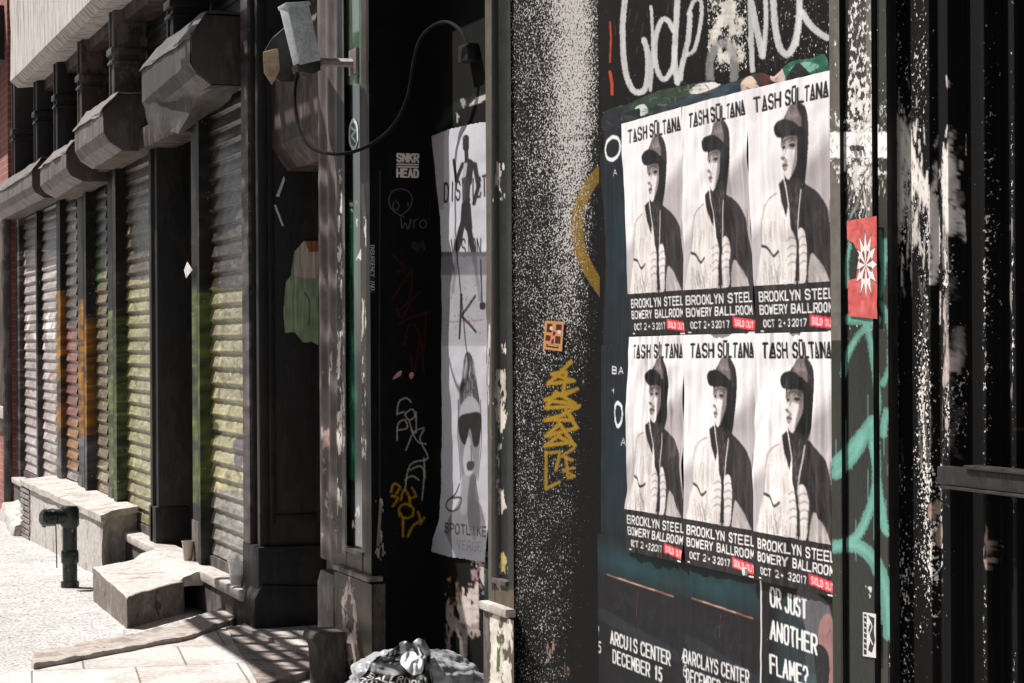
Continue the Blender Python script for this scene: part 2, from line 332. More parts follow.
class MB:
    def __init__(s): s.v = []; s.f = []; s.mi = []; s.m = 0
    def add(s, vs, fs):
        b = len(s.v); s.v += [tuple(map(float, p)) for p in vs]; s.f += [[b + i for i in f] for f in fs]; s.mi += [s.m] * len(fs)
    def box(s, x0, x1, y0, y1, z0, z1):
        s.add([(x0, y0, z0), (x1, y0, z0), (x1, y1, z0), (x0, y1, z0), (x0, y0, z1), (x1, y0, z1), (x1, y1, z1), (x0, y1, z1)],
              [(0, 3, 2, 1), (4, 5, 6, 7), (0, 1, 5, 4), (1, 2, 6, 5), (2, 3, 7, 6), (3, 0, 4, 7)]); return s
    def prism(s, prof, y0, y1, jit=0):
        """profile in (x,z), extruded along Y"""
        n = len(prof); vs = [(x, y0, z) for x, z in prof] + [(x + random.uniform(-jit, jit), y1, z + random.uniform(-jit, jit)) for x, z in prof]
        s.add(vs, [list(range(n)), list(range(2 * n - 1, n - 1, -1))] + [[i, i + n, (i + 1) % n + n, (i + 1) % n] for i in range(n)]); return s
    def plan(s, prof, z0, z1):
        """profile in (x,y), extruded along Z; z1 may be a function of (x,y)"""
        n = len(prof); f0 = z0 if callable(z0) else (lambda x, y: z0); f1 = z1 if callable(z1) else (lambda x, y: z1)
        s.add([(x, y, f0(x, y)) for x, y in prof] + [(x, y, f1(x, y)) for x, y in prof],
              [list(range(n - 1, -1, -1)), list(range(n, 2 * n))] + [[i, (i + 1) % n, (i + 1) % n + n, i + n] for i in range(n)]); return s
    def tube(s, pts, r, n=10, cap=True):
        P = [Vector(p) for p in pts]; rs = r if isinstance(r, (list, tuple)) else [r] * len(P); rings = []
        prev = None
        for i, p in enumerate(P):
            d = (P[min(i + 1, len(P) - 1)] - P[max(i - 1, 0)]).normalized()
            if prev is None: a = d.orthogonal().normalized()
            else: a = (prev - d * prev.dot(d)).normalized()
            prev = a; b = d.cross(a); rings.append([p + (a * math.cos(t) + b * math.sin(t)) * rs[i] for t in [2 * math.pi * k / n for k in range(n)]])
        vs = [v for ring in rings for v in ring]; fs = []
        for i in range(len(P) - 1):
            for k in range(n): fs.append([i * n + k, i * n + (k + 1) % n, (i + 1) * n + (k + 1) % n, (i + 1) * n + k])
        if cap: fs.append(list(range(n - 1, -1, -1))); fs.append([(len(P) - 1) * n + k for k in range(n)])
        s.add(vs, fs); return s
    def build(s, name, mats, parent=None, bevel=0., smoothf=False, sub=0, rough=0., seed=0, rs=4., origin=None, segs=2):
        me = bpy.data.meshes.new(name); me.from_pydata(s.v, [], s.f)
        if isinstance(mats, str): mats = [mats]
        me.update()
        import bmesh
        bm = bmesh.new(); bm.from_mesh(me)
        for f, mi in zip(bm.faces, s.mi): f.material_index = mi
        bmesh.ops.recalc_face_normals(bm, faces=bm.faces)
        if bevel: bmesh.ops.bevel(bm, geom=bm.edges[:], offset=bevel, segments=segs, profile=.6, affect='EDGES', clamp_overlap=True)
        if sub:
            bmesh.ops.triangulate(bm, faces=[f for f in bm.faces if len(f.verts) > 4])
            for _ in range(sub): bmesh.ops.subdivide_edges(bm, edges=[e for e in bm.edges if e.calc_length() > .035], cuts=1, use_grid_fill=True)
        if rough:
            for v in bm.verts:
                v.co += Vector(mnoise.noise_vector(v.co * rs + Vector((seed, seed, 0)))) * rough + Vector(mnoise.noise_vector(v.co * rs * 4)) * rough * .3
        if smoothf or bevel or sub:
            for f in bm.faces: f.smooth = True
            for e in bm.edges:
                if len(e.link_faces) == 2 and e.calc_face_angle(0) > R(38): e.smooth = False
        bm.to_mesh(me); bm.free()
        return link(name, me, parent, mats, origin)
def panelX(name, x0, x1, z0, z1, X, cv, mat, parent, nx, ny, prof=None, disp=0.):
    """street-facing panel (plane X) between photo columns x0..x1, heights z0..z1"""
    ya, yb = Yat(x0, X), Yat(x1, X)
    return panelYZ(name, ya, yb, z0, z1, X, cv, mat, parent, nx, ny, prof, disp)
def panelYZ(name, ya, yb, z0, z1, X, cv, mat, parent, nx, ny, prof=None, disp=0., Xb=None):
    t = np.linspace(0, 1, nx)[None, :]; z = np.linspace(z1, z0, ny)[:, None]
    V = np.empty((ny, nx, 3)); V[..., 1] = ya + (yb - ya) * t; V[..., 2] = z
    V[..., 0] = X if Xb is None else X + (Xb - X) * t
    px, py = toP(V)
    if prof is not None: V[..., 0] += prof(V[..., 1], V[..., 2])
    if disp:
        g = Cv(0, 0, 1, 1, nx, ny); n = g.cloud(0, 6, 24); V[..., 0] += (n - .5) * disp
    return grid(name, V, cols(cv.at(px, py)), mat, parent)
def panelXZ(name, xa, xb, z0, z1, Y, cv, mat, parent, nx, ny):
    t = np.linspace(0, 1, nx)[None, :]; z = np.linspace(z1, z0, ny)[:, None]
    V = np.empty((ny, nx, 3)); V[..., 0] = xa + (xb - xa) * t; V[..., 2] = z; V[..., 1] = Y
    px, py = toP(V); return grid(name, V, cols(cv.at(px, py)), mat, parent)
def sheet(name, quad, cv, mat, nx, ny, parent=None, X=None, Y=None, lift=.003, wr=.002, seed=0, curl=None):
    """paper on plane X (or Y) with photo corners quad TL,TR,BR,BL; canvas in 0..1 coords"""
    f = (lambda p: onX(p[0], p[1], X - lift)) if X is not None else (lambda p: onY(p[0], p[1], Y - lift))
    TL, TR, BR, BL = [np.array(f(p)) for p in quad]
    u = np.linspace(0, 1, nx)[None, :, None]; v = np.linspace(0, 1, ny)[:, None, None]
    V = (TL * (1 - u) + TR * u) * (1 - v) + (BL * (1 - u) + BR * u) * v
    ax = 0 if X is not None else 1
    st = np.random.get_state(); g = Cv(0, 0, 1, 1, nx, ny); n = g.cloud(0, 4, 7) - .5 + .5 * (g.cloud(0, 9, 14) - .5)
    w2 = g.cloud(0, 16, 3) - .5 + .6 * (g.cloud(0, 30, 5) - .5)
    V[..., ax] -= np.maximum(0, n + w2 * .7 + .6) * wr
    if curl is not None: V[..., ax] -= curl(u[..., 0], v[..., 0])
    vals = cv.at(np.broadcast_to(cv.x0 + (cv.x1 - cv.x0) * u[..., 0], (ny, nx)), np.broadcast_to(cv.y0 + (cv.y1 - cv.y0) * v[..., 0], (ny, nx)))
    mk = vals[..., 4] if cv.mask.min() < .5 else None
    return grid(name, V, cols(vals), mat, parent, mk)
FX = 2.47      # street line of the iron piers
WX = 2.617     # poster wall
SX = 2.53      # rolling shutters

# ================================================================== THE SETTING
def gz(y): return 0. if y < 11 else -.02 * (y - 11) if y < 24 else -.26
V = []
# far granular pavement, sheet to the horizon, built as strips
ys = [-40, 0, 6, 9, 11, 13, 15, 17, 19, 21, 24, 40, 80, 200]
mb = MB()
for a, b in zip(ys[:-1], ys[1:]): mb.add([(-2.2, a, gz(a)), (3.4, a, gz(a)), (3.4, b, gz(b)), (-2.2, b, gz(b))], [(0, 1, 2, 3)])
tag(mb.build('sidewalk', 'sidewalk_concrete'), kind='structure')
mb = MB()
for a, b in zip(ys[:-1], ys[1:]): mb.box(-2.36, -2.2, a, b, gz(b) - .3, gz(a) + .003) if a < 11 else mb.add([(-2.36, a, gz(a)), (-2.2, a, gz(a) + .003), (-2.2, b, gz(b) + .003), (-2.36, b, gz(b)), (-2.36, a, -.6), (-2.36, b, -.6)], [(0, 1, 2, 3), (0, 3, 5, 4)])
tag(mb.build('kerb', 'sill_stone'), kind='structure')
mb = MB(); mb.add([(-220, -200, -.42), (-2.36, -200, -.42), (-2.36, 300, -.42), (-220, 300, -.42)], [(0, 1, 2, 3)])
mb.add([(3.4, -200, -.425), (220, -200, -.425), (220, 300, -.425), (3.4, 300, -.425)], [(0, 1, 2, 3)])
tag(mb.build('road', 'asphalt'), kind='structure')
# near paving slabs: flags with open joints, ending in a broken step edge on the right
P = lambda x, y, z=.035: onZ(x, y, z)[:2]
mb = MB()
A_, B_, C_, D_ = P(-60, 678), P(232, 622), P(352, 655), P(-60, 800)
E_ = P(255, 690)
def lerp(a, b, t): return (a[0] + (b[0] - a[0]) * t, a[1] + (b[1] - a[1]) * t)
mb = MB(); mb.plan([P(-330, 800), P(-60, 684), P(30, 668), P(80, 658), P(140, 648), P(196, 636), P(232, 624), P(262, 684), P(250, 700)], -.02, .03)
tag(mb.build('paving_slabs', 'slab_joints', sub=2, rough=.002), kind='structure')
mb = MB(); mb.plan([P(226, 627), P(262, 623), P(318, 638), P(333, 664), P(300, 673), P(259, 685)], -.02, .036)
tag(mb.build('stained_paving', 'stained_slab', sub=3, rough=.004), kind='structure')
mb = MB(); mb.plan([P(240, 626, .05), P(250, 620, .05), P(330, 624, .05), P(318, 652, .05), P(300, 650, .05), P(272, 640, .05)], -.02, .05)
tag(mb.build('doorway_paving', 'slab_joints', sub=3, rough=.006), kind='structure')
# rough stone lip crossing the pavement
lp = [(30, 658), (36, 650), (62, 645), (100, 639), (138, 633), (162, 626), (186, 619), (215, 610), (242, 603), (242, 612), (228, 620), (192, 634), (130, 646), (75, 656), (35, 664)]
mb = MB(); mb.plan([onZ(x, y, .055)[:2] for x, y in lp], -.03, .055)
o = mb.build('stone_lip', 'lip_stone', bevel=.012, sub=4, rough=.014, rs=7.)
tag(o, kind='structure')

# ================================================================== SHUTTERED STOREFRONT (far left)
SF = empty('shuttered_storefront', (FX, 16, 0), 'old cast iron storefront with a row of graffitied roll down shutters beyond the step', 'building')
# shutter paint, authored in photo coordinates
g = Cv(10, 60, 262, 600, 504, 1080, (64, 57, 52))
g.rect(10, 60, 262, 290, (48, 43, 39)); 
# whitish lavender paint on the two far shutters
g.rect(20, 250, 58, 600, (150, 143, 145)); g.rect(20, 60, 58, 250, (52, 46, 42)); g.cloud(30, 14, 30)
for _ in range(26):
    x = random.uniform(22, 56); y = random.uniform(300, 500); g.stroke([(x, y), (x + random.uniform(-8, 8), y + random.uniform(5, 30))], random.uniform(1.5, 4), random.choice([(150, 60, 60), (120, 112, 118), (220, 214, 212), (200, 192, 195), (80, 75, 75)]), .6, ax=.6, sm=2)
for _ in range(10):
    x = random.uniform(24, 56); y = random.uniform(305, 345); g.stroke([(x, y), (x + random.uniform(-5, 5), y + 14)], 4, (222, 214, 212), .8, ax=.5)
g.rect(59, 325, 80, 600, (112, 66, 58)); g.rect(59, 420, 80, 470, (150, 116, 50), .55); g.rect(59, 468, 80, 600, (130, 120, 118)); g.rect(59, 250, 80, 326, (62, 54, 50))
g.rect(88, 250, 110, 600, (98, 90, 70)); g.rect(88, 380, 98, 470, (130, 90, 50), .55); g.rect(88, 465, 110, 600, (130, 122, 104)); g.blob([(96, 240), (104, 250), (103, 280), (96, 285)], (48, 110, 60), .7)
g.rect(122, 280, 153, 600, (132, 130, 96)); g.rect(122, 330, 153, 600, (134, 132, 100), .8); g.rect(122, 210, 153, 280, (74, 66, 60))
g.rect(200, 288, 262, 490, (128, 125, 98)); g.rect(200, 400, 262, 490, (150, 147, 112), .7); g.rect(200, 490, 262, 600, (120, 122, 120))
g.rgb[:] = g.rgb * 1.12; g.cloud(30, 40, 70); g.cloud(34, 90, 240); g.cloud(40, 160, 360); g.spk[:] = .16
for _ in range(900):
    x = random.uniform(12, 258); y = random.uniform(120, 560); k = random.choice([(30, 27, 26), (40, 36, 34), (210, 206, 196)]); g.stroke([(x, y), (x + random.uniform(-1, 1), y + random.uniform(.5, 4))], random.uniform(.5, 1.4), k, .6)
lum = g.rgb.mean(-1, keepdims=True); g.rgb = lum + (g.rgb - lum) * .8 + np.array([5., 0, -6.])
for _ in range(30):
    x = random.uniform(206, 250); y = random.uniform(290, 500); g.stroke([(x, y), (x + random.uniform(-6, 6), y + random.uniform(4, 22))], random.uniform(1.5, 4), random.choice([(56, 58, 44), (190, 186, 132), (90, 92, 68), (214, 208, 170)]), .55, sm=2, ax=.6)
g.blob([(236, 440), (244, 436), (247, 452), (244, 470), (237, 462)], (84, 72, 92), .8); g.blob([(212, 425), (220, 423), (222, 434), (214, 438)], (62, 60, 48), .8)
for _ in range(26):
    x = random.uniform(124, 152); y = random.uniform(260, 500); g.stroke([(x, y), (x + random.uniform(-4, 4), y + random.uniform(4, 18))], random.uniform(1., 3), random.choice([(60, 60, 48), (196, 192, 150), (96, 96, 74)]), .6, sm=2, ax=.5)
for _ in range(16):
    x = random.uniform(60, 108); y = random.uniform(330, 490); g.stroke([(x, y), (x + random.uniform(-5, 5), y + random.uniform(4, 26))], random.uniform(1.5, 4), random.choice([(150, 44, 50), (188, 140, 50), (70, 50, 56), (150, 90, 96)]), .6, sm=2, ax=.5)
g.grain(4)
def slat(pitch, amp):
    def f(y, z):
        t = (z / pitch) % 1.0
        c_ = np.where(t > .14, np.cos(np.pi / 2 * (t - .14) / .86), t / .14)
        return -amp * c_ - .004 * np.exp(-((t - .2) / .05) ** 2) + .0015 * np.sin(y * 31 + 7 * np.floor(z / pitch))
    return f
def shutter(xa, xb, ztop=3.05, zb=.2):
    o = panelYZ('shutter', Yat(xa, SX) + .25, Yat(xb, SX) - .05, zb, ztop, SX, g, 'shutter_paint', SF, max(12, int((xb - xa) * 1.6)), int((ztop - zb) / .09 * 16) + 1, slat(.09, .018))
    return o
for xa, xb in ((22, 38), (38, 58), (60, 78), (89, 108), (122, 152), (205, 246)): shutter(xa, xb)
# mullions between the shutters
def paintbox(name, x0, x1, y0, y1, z0, z1, colf, mat='trim_paint', parent=None, step=.016, bulge=0):
    """box mesh with vertex colours from colf(x,y,z)->sRGB; rows of faces up the height"""
    parent = parent or SF
    prof = [(x0, y0), (x1, y0), (x1, y1), (x0, y1)]; n = max(2, int((z1 - z0) / step)); zs = [z0 + (z1 - z0) * i / n for i in range(n + 1)]
    mb = MB()
    for z in zs: mb.v += [(x, y, z) for x, y in prof]
    for i in range(n):
        for k in range(4): mb.f.append([i * 4 + k, i * 4 + (k + 1) % 4, (i + 1) * 4 + (k + 1) % 4, (i + 1) * 4 + k]); mb.mi.append(0)
    mb.f += [[3, 2, 1, 0], [n * 4 + k for k in range(4)]]; mb.mi += [0, 0]
    co = []
    for v in mb.v:
        c_ = np.array(colf(*v)[:3], float); k_ = .8 + .35 * mnoise.noise(Vector((v[0] * 9, v[1] * 9, v[2] * 5))) + .5 * mnoise.noise(Vector((v[0] * 20, v[1] * 20, v[2] * 26)))
        if mnoise.noise(Vector((v[0] * 12, v[1] * 12, v[2] * 9 + 40))) > .32: c_ = np.array((58, 54, 50.))
        co.append((*lin(c_ * max(.3, k_)), .12))
    o = mb.build(name, mat, parent)
    a = o.data.color_attributes.new('Col', 'FLOAT_COLOR', 'POINT'); a.data.foreach_set('color', np.array(co, dtype=np.float32).ravel()); return o
DK = (30, 27, 26)
def bandc(lo, hi, col, base=DK):
    def f(x, y, z): return col if lo < z < hi else base
    return f
def mull(x, w, depth, colf, X=FX):
    y1 = Yat(x, X); paintbox('mullion', X, X + depth, y1 - w, y1, .1, 3.1, colf)
mull(16, .3, .2, lambda x, y, z: (120, 112, 108) if random.random() < .4 else (70, 64, 62))
mull(36, .1, .1, lambda x, y, z: (96, 88, 88) if z < 1.4 else DK)
def orange(a, b):
    def f(x, y, z):
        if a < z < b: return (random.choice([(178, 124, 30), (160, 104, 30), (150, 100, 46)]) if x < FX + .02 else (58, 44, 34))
        return (92, 92, 100) if z < a else DK
    return f
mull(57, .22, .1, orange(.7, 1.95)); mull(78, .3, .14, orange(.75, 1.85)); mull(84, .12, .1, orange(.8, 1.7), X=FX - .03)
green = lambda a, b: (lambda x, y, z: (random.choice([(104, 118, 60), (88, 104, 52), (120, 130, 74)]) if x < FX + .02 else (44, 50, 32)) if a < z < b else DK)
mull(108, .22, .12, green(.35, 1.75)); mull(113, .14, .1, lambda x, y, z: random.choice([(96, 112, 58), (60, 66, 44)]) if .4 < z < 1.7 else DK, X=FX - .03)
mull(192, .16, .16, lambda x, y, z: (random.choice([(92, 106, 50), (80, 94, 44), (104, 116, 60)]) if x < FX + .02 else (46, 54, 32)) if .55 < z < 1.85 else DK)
mull(197.5, .06, .09, lambda x, y, z: (86, 100, 48) if .55 < z < 1.8 else (44, 40, 40), X=FX - .02)
# pier beside the far doorway
mb = MB(); y1 = Yat(152, FX); mb.box(FX, 2.95, y1 - .2, y1, .1, 3.1).box(FX - .02, 2.6, y1 - .1, y1 - .02, .1, 3.1).box(FX - .02, FX + .2, y1 - .21, y1 + .03, .1, .45)
mb.build('pier', 'black_iron', SF, bevel=.006)
MB().box(2.85, 2.9, Yat(192, FX) - .4, y1, .1, 3.1).build('door', 'black_door', SF)
# kick blocks under mullions
for x in (57, 78, 108, 192):
    yy = Yat(x, FX); MB().box(FX - .005, FX + .12, yy - .2, yy + .03, .2, .46).build('mullion_foot', 'old_iron', SF, bevel=.015)
# big pier nearer the camera, with an inset panel on its side
yA, yB = Yat(248.5, FX), Yat(262.5, FX)
mb = MB(); mb.box(FX, 3.4, yB, yA, 0, 5).box(FX - .02, FX + .03, yA - .17, yA + .005, .3, 5).box(FX - .02, FX + .03, yB - .005, yB + .05, .3, 5)
for (xa, xb, za, zb) in ((2.50, 2.53, .58, 3.1), (2.75, 2.78, .58, 3.1), (2.53, 2.75, .58, .62), (2.53, 2.75, 3.06, 3.1)): mb.box(xa, xb, yB - .014, yB, za, zb)
mb.build('pier', 'black_iron', SF, bevel=.004)
mb = MB(); mb.box(FX - .035, 3.39, yB - .03, yA + .02, 0, .46).build('pier_base', 'black_iron', SF, bevel=.012)
mb = MB(); mb.prism([(FX - .07, -.02), (3.3, -.02), (3.3, .22), (FX - .02, .27), (FX - .06, .2)], yB - .05, yA + .02); mb.build('pier_foot', 'black_iron', SF, bevel=.012)
paintbox('pier_flange', FX - .035, FX - .02, yA - .17, yA - .01, .46, 4.2, lambda x, y, z: (104, 94, 94))
# upper storey behind the shutter housings: louvres, iron columns, cornice
Yl = 21.3
lv = Cv(10, -80, 262, 260, 60, 120, (44, 40, 38)); lv.cloud(16, 20, 30)
panelYZ('louvre', Yl, Yat(245, 2.6), 2.9, 4.6, 2.62, lv, 'shutter_paint', SF, 60, 19 * 14 + 1, slat(.09, .03))
def column(xa, xb, mat='black_iron', X=2.36):
    ya = Yat(xa, X); yb = ya - .16; mb = MB()
    mb.box(X, 2.58, yb, ya, 2.9, 4.6).box(X - .025, 2.57, yb - .025, ya + .025, 3.48, 3.53).box(X - .02, 2.57, yb - .02, ya + .02, 3.42, 3.445).box(X - .012, X + .02, ya - .05, ya - .01, 2.9, 4.6)
    return mb.build('column', mat, SF, bevel=.01)
for xa, m in ((14, 'black_iron'), (36, 'black_iron'), (56, 'black_iron'), (80, 'rust_iron'), (112, 'old_iron'), (170, 'black_iron')): column(xa, 0, m)
mb = MB(); y0c = Yat(12, 2.2)
mb.prism([(2.2, 3.84), (2.26, 3.78), (2.5, 3.8), (2.62, 3.8), (2.62, 4.9), (2.12, 4.9), (2.2, 4.75)], Yat(190, 2.2), y0c)
mb.build('cornice', ['cornice_paint'], SF, sub=3, rough=.012, rs=3.)
mb = MB(); mb.box(2.42, 2.6, Yat(190, 2.2) + .02, y0c - .05, 3.7, 3.8); mb.build('cornice_soffit', 'rust_iron', SF, sub=3, rough=.02)
mb = MB(); mb.box(2.6, 8, yB + .1, 21.5, 3.0, 8).box(2.9, 8, yB + .1, 21.5, -.3, 3.0); mb.build('wall', 'black_door', SF)
# rolling shutter housings
def housing(y0, y1, xf, zb, zt, seed, matb='sheet_metal', capm='sheet_dark', sag=0., extra=True):
    h = zt - zb; d = FX + .02 - xf
    prof = [(FX + .02, zb), (xf + d * .38, zb), (xf + d * .12, zb + h * .14), (xf, zb + h * .32), (xf, zb + h * .72), (xf + d * .3, zt), (FX + .02, zt)]
    mb = MB(); n = len(prof); ns = 14; random.seed(seed); vs = []
    for i in range(ns + 1):
        t = i / ns; y = y0 + (y1 - y0) * t
        for (x, z) in prof: vs.append((x + (random.uniform(-.003, .003) if x < FX else 0), y, z + random.uniform(-.002, .002) - (sag * t if z < zb + h * .4 else sag * .2 * t)))
    fs = [[i * n + k, i * n + (k + 1) % n, (i + 1) * n + (k + 1) % n, (i + 1) * n + k] for i in range(ns) for k in range(n)] + [[(ns) * n + k for k in range(n)]]
    mb.add(vs, fs); o = mb.build('shutter_housing', matb, SF)
    cp = MB(); cx = sum(p[0] for p in prof) / n; cz = sum(p[1] for p in prof) / n
    cp.prism([(cx + (x - cx) * .97, cz + (z - cz) * .97) for x, z in prof], y0 - .012, y0 + .02); cp.build('end_cap', capm, o, bevel=.004)
    lp = MB(); lp.prism([(xf - .012, zb + h * .66), (xf - .004, zb + h * .66), (xf + d * .3, zt + .004), (FX, zt + .004), (FX, zt + .016), (xf + d * .29, zt + .016)], y0 - .03, y1 + .02)
    if extra: lp.build('drip_flap', matb, o, sub=3, rough=.016, rs=6.)
    return o
hA = housing(11.27, 12.75, 2.2, 2.87, 3.245, 3, 'sheet_dark', 'sheet_dark', .06)
mb = MB()   # torn sheet hanging under the big housing
mb.add([(2.2, 11.35, 2.99), (2.2, 12.7, 2.93), (2.23, 12.66, 2.74), (2.24, 12.2, 2.7), (2.26, 11.95, 2.68), (2.3, 11.6, 2.84), (2.36, 11.3, 2.88)], [(0, 1, 2, 3, 4, 5, 6)])
mb.add([(2.36, 11.3, 2.88), (2.3, 11.6, 2.84), (2.26, 11.95, 2.68), (2.45, 11.7, 2.8), (2.46, 11.3, 2.87)], [(0, 1, 2, 3, 4)])
mb.build('bent_flap', 'sheet_dark', hA, sub=3, rough=.02)
housing(14.06, 15.35, 2.17, 2.76, 3.13, 5, 'sheet_metal', 'sheet_dark', .02)
housing(15.87, 17.35, 2.18, 2.69, 3.0, 6, 'sheet_metal', 'sheet_dark', .03)
housing(18.2, 21.4, 2.22, 2.72, 3.04, 7, 'sheet_metal', 'sheet_dark', .0)
mb = MB().box(2.4, 2.6, 12.7, 21.4, 2.76, 2.9); mb.build('housing_rail', 'rust_iron', SF, bevel=.01)
# stone sill, sloped slab, step
SILL = empty('stone_sill', (2.4, 13.5, 0), 'raised stone sill running under the shutters, its top worn pale', 'sill')
mb = MB(); mb.box(2.385, 2.56, 10.98, 21.3, .16, .215); mb.build('sill_top', 'slab_concrete', SILL, bevel=.012, sub=3, rough=.008, rs=5.)
mb = MB(); mb.box(2.41, 2.56, 11.0, 21.3, -.5, .16).box(2.5, 3.2, 11.0, 12.7, .1, .275).box(2.5, 3.2, 13.9, 21.3, .1, .275); mb.build('sill_wall', 'wall_stone', SILL, sub=3, rough=.006)
LEDGE = empty('sloping_ledge', (2.2, 17, -.1), 'long plastered ledge with white sloping top under the farthest shutters, behind the standpipe', 'ledge')
yf = 19.
pl = [(2.19, 14.4), (2.3, 14.62), (2.5, 14.75), (2.5, yf), (2.19, yf)]
mb = MB(); mb.plan(pl, lambda x, y: .315 - (y - 14.4) * .006 + (x - 2.2) * .1, lambda x, y: .36 - (y - 14.4) * .006 + (x - 2.2) * .1); mb.build('slab_top', 'ledge_paint', LEDGE, sub=4, rough=.010)
pl = [(2.215, 14.46), (2.31, 14.68), (2.5, 14.8), (2.5, yf), (2.215, yf)]
mb = MB(); mb.plan(pl, -.35, lambda x, y: .318 - (y - 14.4) * .006 + (x - 2.2) * .1); mb.build('plaster_face', 'rough_concrete', LEDGE, sub=4, rough=.016)
mb = MB()
for k in range(9): mb.box(2.2, 2.215, yf - .62, yf - .02, -.16 + k * .05, -.13 + k * .05)
mb.build('vent_grille', 'sill_stone', LEDGE)
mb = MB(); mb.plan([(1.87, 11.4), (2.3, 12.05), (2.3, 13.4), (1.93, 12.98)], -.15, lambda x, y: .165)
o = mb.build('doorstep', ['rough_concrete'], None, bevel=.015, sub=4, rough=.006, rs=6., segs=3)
o.data.materials.append(MAT['shaded_step_side'])
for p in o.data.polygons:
    if p.normal.z < .6: p.material_index = 1  # step sides coloured darker to paint in their shade, with brown dirt
tag(o, 'chunky worn concrete doorstep with sunlit top in front of the dark doorway', 'step')
mb = MB(); mb.prism([(2.24, .14), (2.44, .14), (2.44, .21), (2.375, .212), (2.3, .19)], 12.05, 13.4); mb.build('mortar_fillet', 'rough_concrete', o, sub=3, rough=.02)
# standing pipe with side outlet
H0 = onZ(70, 586, gz(13.5)); hx, hy, hz = H0
HY = empty('standpipe', (hx, hy, hz), 'dark green siamese standpipe with a capped side outlet rising from the sunny pavement', 'standpipe')
S = hy * 1.02 / F * 1.0; S = math.hypot(hx, hy) * .99 / F   # metres per photo pixel there
mb = MB(); mb.tube([(hx, hy, hz - .02), (hx, hy, hz + 66 * S)], 7.2 * S, 20); mb.build('pipe', 'hydrant_paint', HY, smoothf=True)
mb = MB(); mb.tube([(hx, hy, hz + 22 * S), (hx, hy, hz + 24 * S), (hx, hy, hz + 34 * S), (hx, hy, hz + 36 * S)], [7.5 * S, 8.6 * S, 8.6 * S, 7.5 * S], 20); mb.build('collar', 'hydrant_paint', HY, smoothf=True)
MB().tube([(hx, hy, hz - .01), (hx, hy, hz + .03)], 9 * S, 18).build('base_ring', 'hydrant_paint', HY, smoothf=True)
mb = MB(); mb.tube([(hx, hy, hz + 58 * S), (hx, hy, hz + 61 * S), (hx, hy, hz + 76 * S), (hx, hy, hz + 79 * S)], [7.6 * S, 9.3 * S, 9.4 * S, 7.5 * S], 20)
ox = -math.cos(.1); oy = -.25
mb.tube([(hx, hy, hz + 69 * S), (hx + 14 * S * ox, hy + 14 * S * oy, hz + 69 * S)], 7.6 * S, 18); mb.build('outlet_body', 'hydrant_paint', HY, smoothf=True)
c1 = (hx + 14 * S * ox, hy + 14 * S * oy, hz + 69 * S); c2 = (hx + 27 * S * ox, hy + 27 * S * oy, hz + 68.5 * S); c3 = (hx + 29 * S * ox, hy + 29 * S * oy, hz + 68.5 * S)
cp_ = MB(); cp_.tube([c1, (c1[0] - 2 * S, c1[1] - .5 * S, c1[2]), c2, c3], [7.6 * S, 8.8 * S, 8.4 * S, 6. * S], 12)
for k in range(4):
    t = k * math.pi / 2 + .5; cp_.tube([(c2[0], c2[1] + 8.6 * S * math.cos(t), c2[2] + 8.6 * S * math.sin(t)), (c2[0] + .02, c2[1] + 9.8 * S * math.cos(t), c2[2] + 9.8 * S * math.sin(t))], 1.6 * S, 6)
oc = cp_.build('outlet_cap', 'hydrant_paint', HY)
MB().tube([(c1[0] + .0, c1[1], c1[2] - 7 * S), (c1[0] + .005, c1[1], c1[2] - 50 * S)], .004, 6).build('chain', 'rust_iron', HY)

# brick building at the far end
BR = empty('brick_building', (2.4, 25, -.2), 'red brick building at the far left beyond the shutters', 'building')
yb0 = 21.75
mb = MB(); mb.box(2.42, 10, yb0, 26, -.5, 10).box(2.42, 10, 28.4, 60, -.5, 10).box(2.42, 10, 26, 28.4, -.5, .9).box(2.42, 10, 26, 28.4, 3.4, 10); mb.build('wall', 'brick_red', BR)
mb = MB(); mb.box(2.5, 2.55, 22.1, 22.2, .9, 3.2)
wn = MB().box(2.56, 2.6, 26, 28.4, .9, 3.4).build('window', 'dark_glass', BR)
mb = MB(); mb.box(2.47, 2.6, 26, 26.12, .9, 3.4).box(2.47, 2.6, 28.28, 28.4, .9, 3.4).box(2.47, 2.6, 26.12, 28.28, 3.28, 3.4).box(2.47, 2.6, 26.12, 28.28, 2.1, 2.18); mb.build('frame', 'rust_iron', wn)
yw0, yw1 = Yat(12, 2.36), Yat(-60, 2.36)
MB().box(2.36, 2.46, yw0 + .8, yw0 + 2.6, .76, .88).build('sill', 'slab_concrete', BR, bevel=.01)
MB().box(2.39, 2.425, Yat(6.5, 2.4), Yat(6.5, 2.4) + 2, .62, 2.75).build('shuttered_window', 'rust_iron', BR, bevel=.004)
mb = MB(); mb.tube([(2.39, yb0 - .12, -.1), (2.39, yb0 - .12, 3.0)], .045, 10); tag(mb.build('drain_pipe', 'old_iron'), 'pale grey vertical drain pipe between the brick wall and the first shutter', 'pipe')
MB().prism([(1.95, 4.4), (2.42, 4.35), (2.42, 4.9), (1.95, 4.9)], 22, 40).build('canopy', 'black_iron', BR)
mb = MB(); mb.plan([(2.15, 18.95), (2.5, 18.95), (2.5, 21.3), (2.3, 21.3)], -.25, lambda x, y: -.08 + (x - 2.15) * .3); o = mb.build('rubble_mound', 'rough_concrete', None, bevel=.03, sub=3, rough=.05); tag(o, 'low mound of broken mortar at the foot of the brick corner', 'rubble')

# ================================================================== BLACK STOREFRONT (right)
BS = empty('black_storefront', (FX, 7, 0), 'black painted storefront covered in posters, graffiti and paint spatter', 'building')
TOP = 3.6
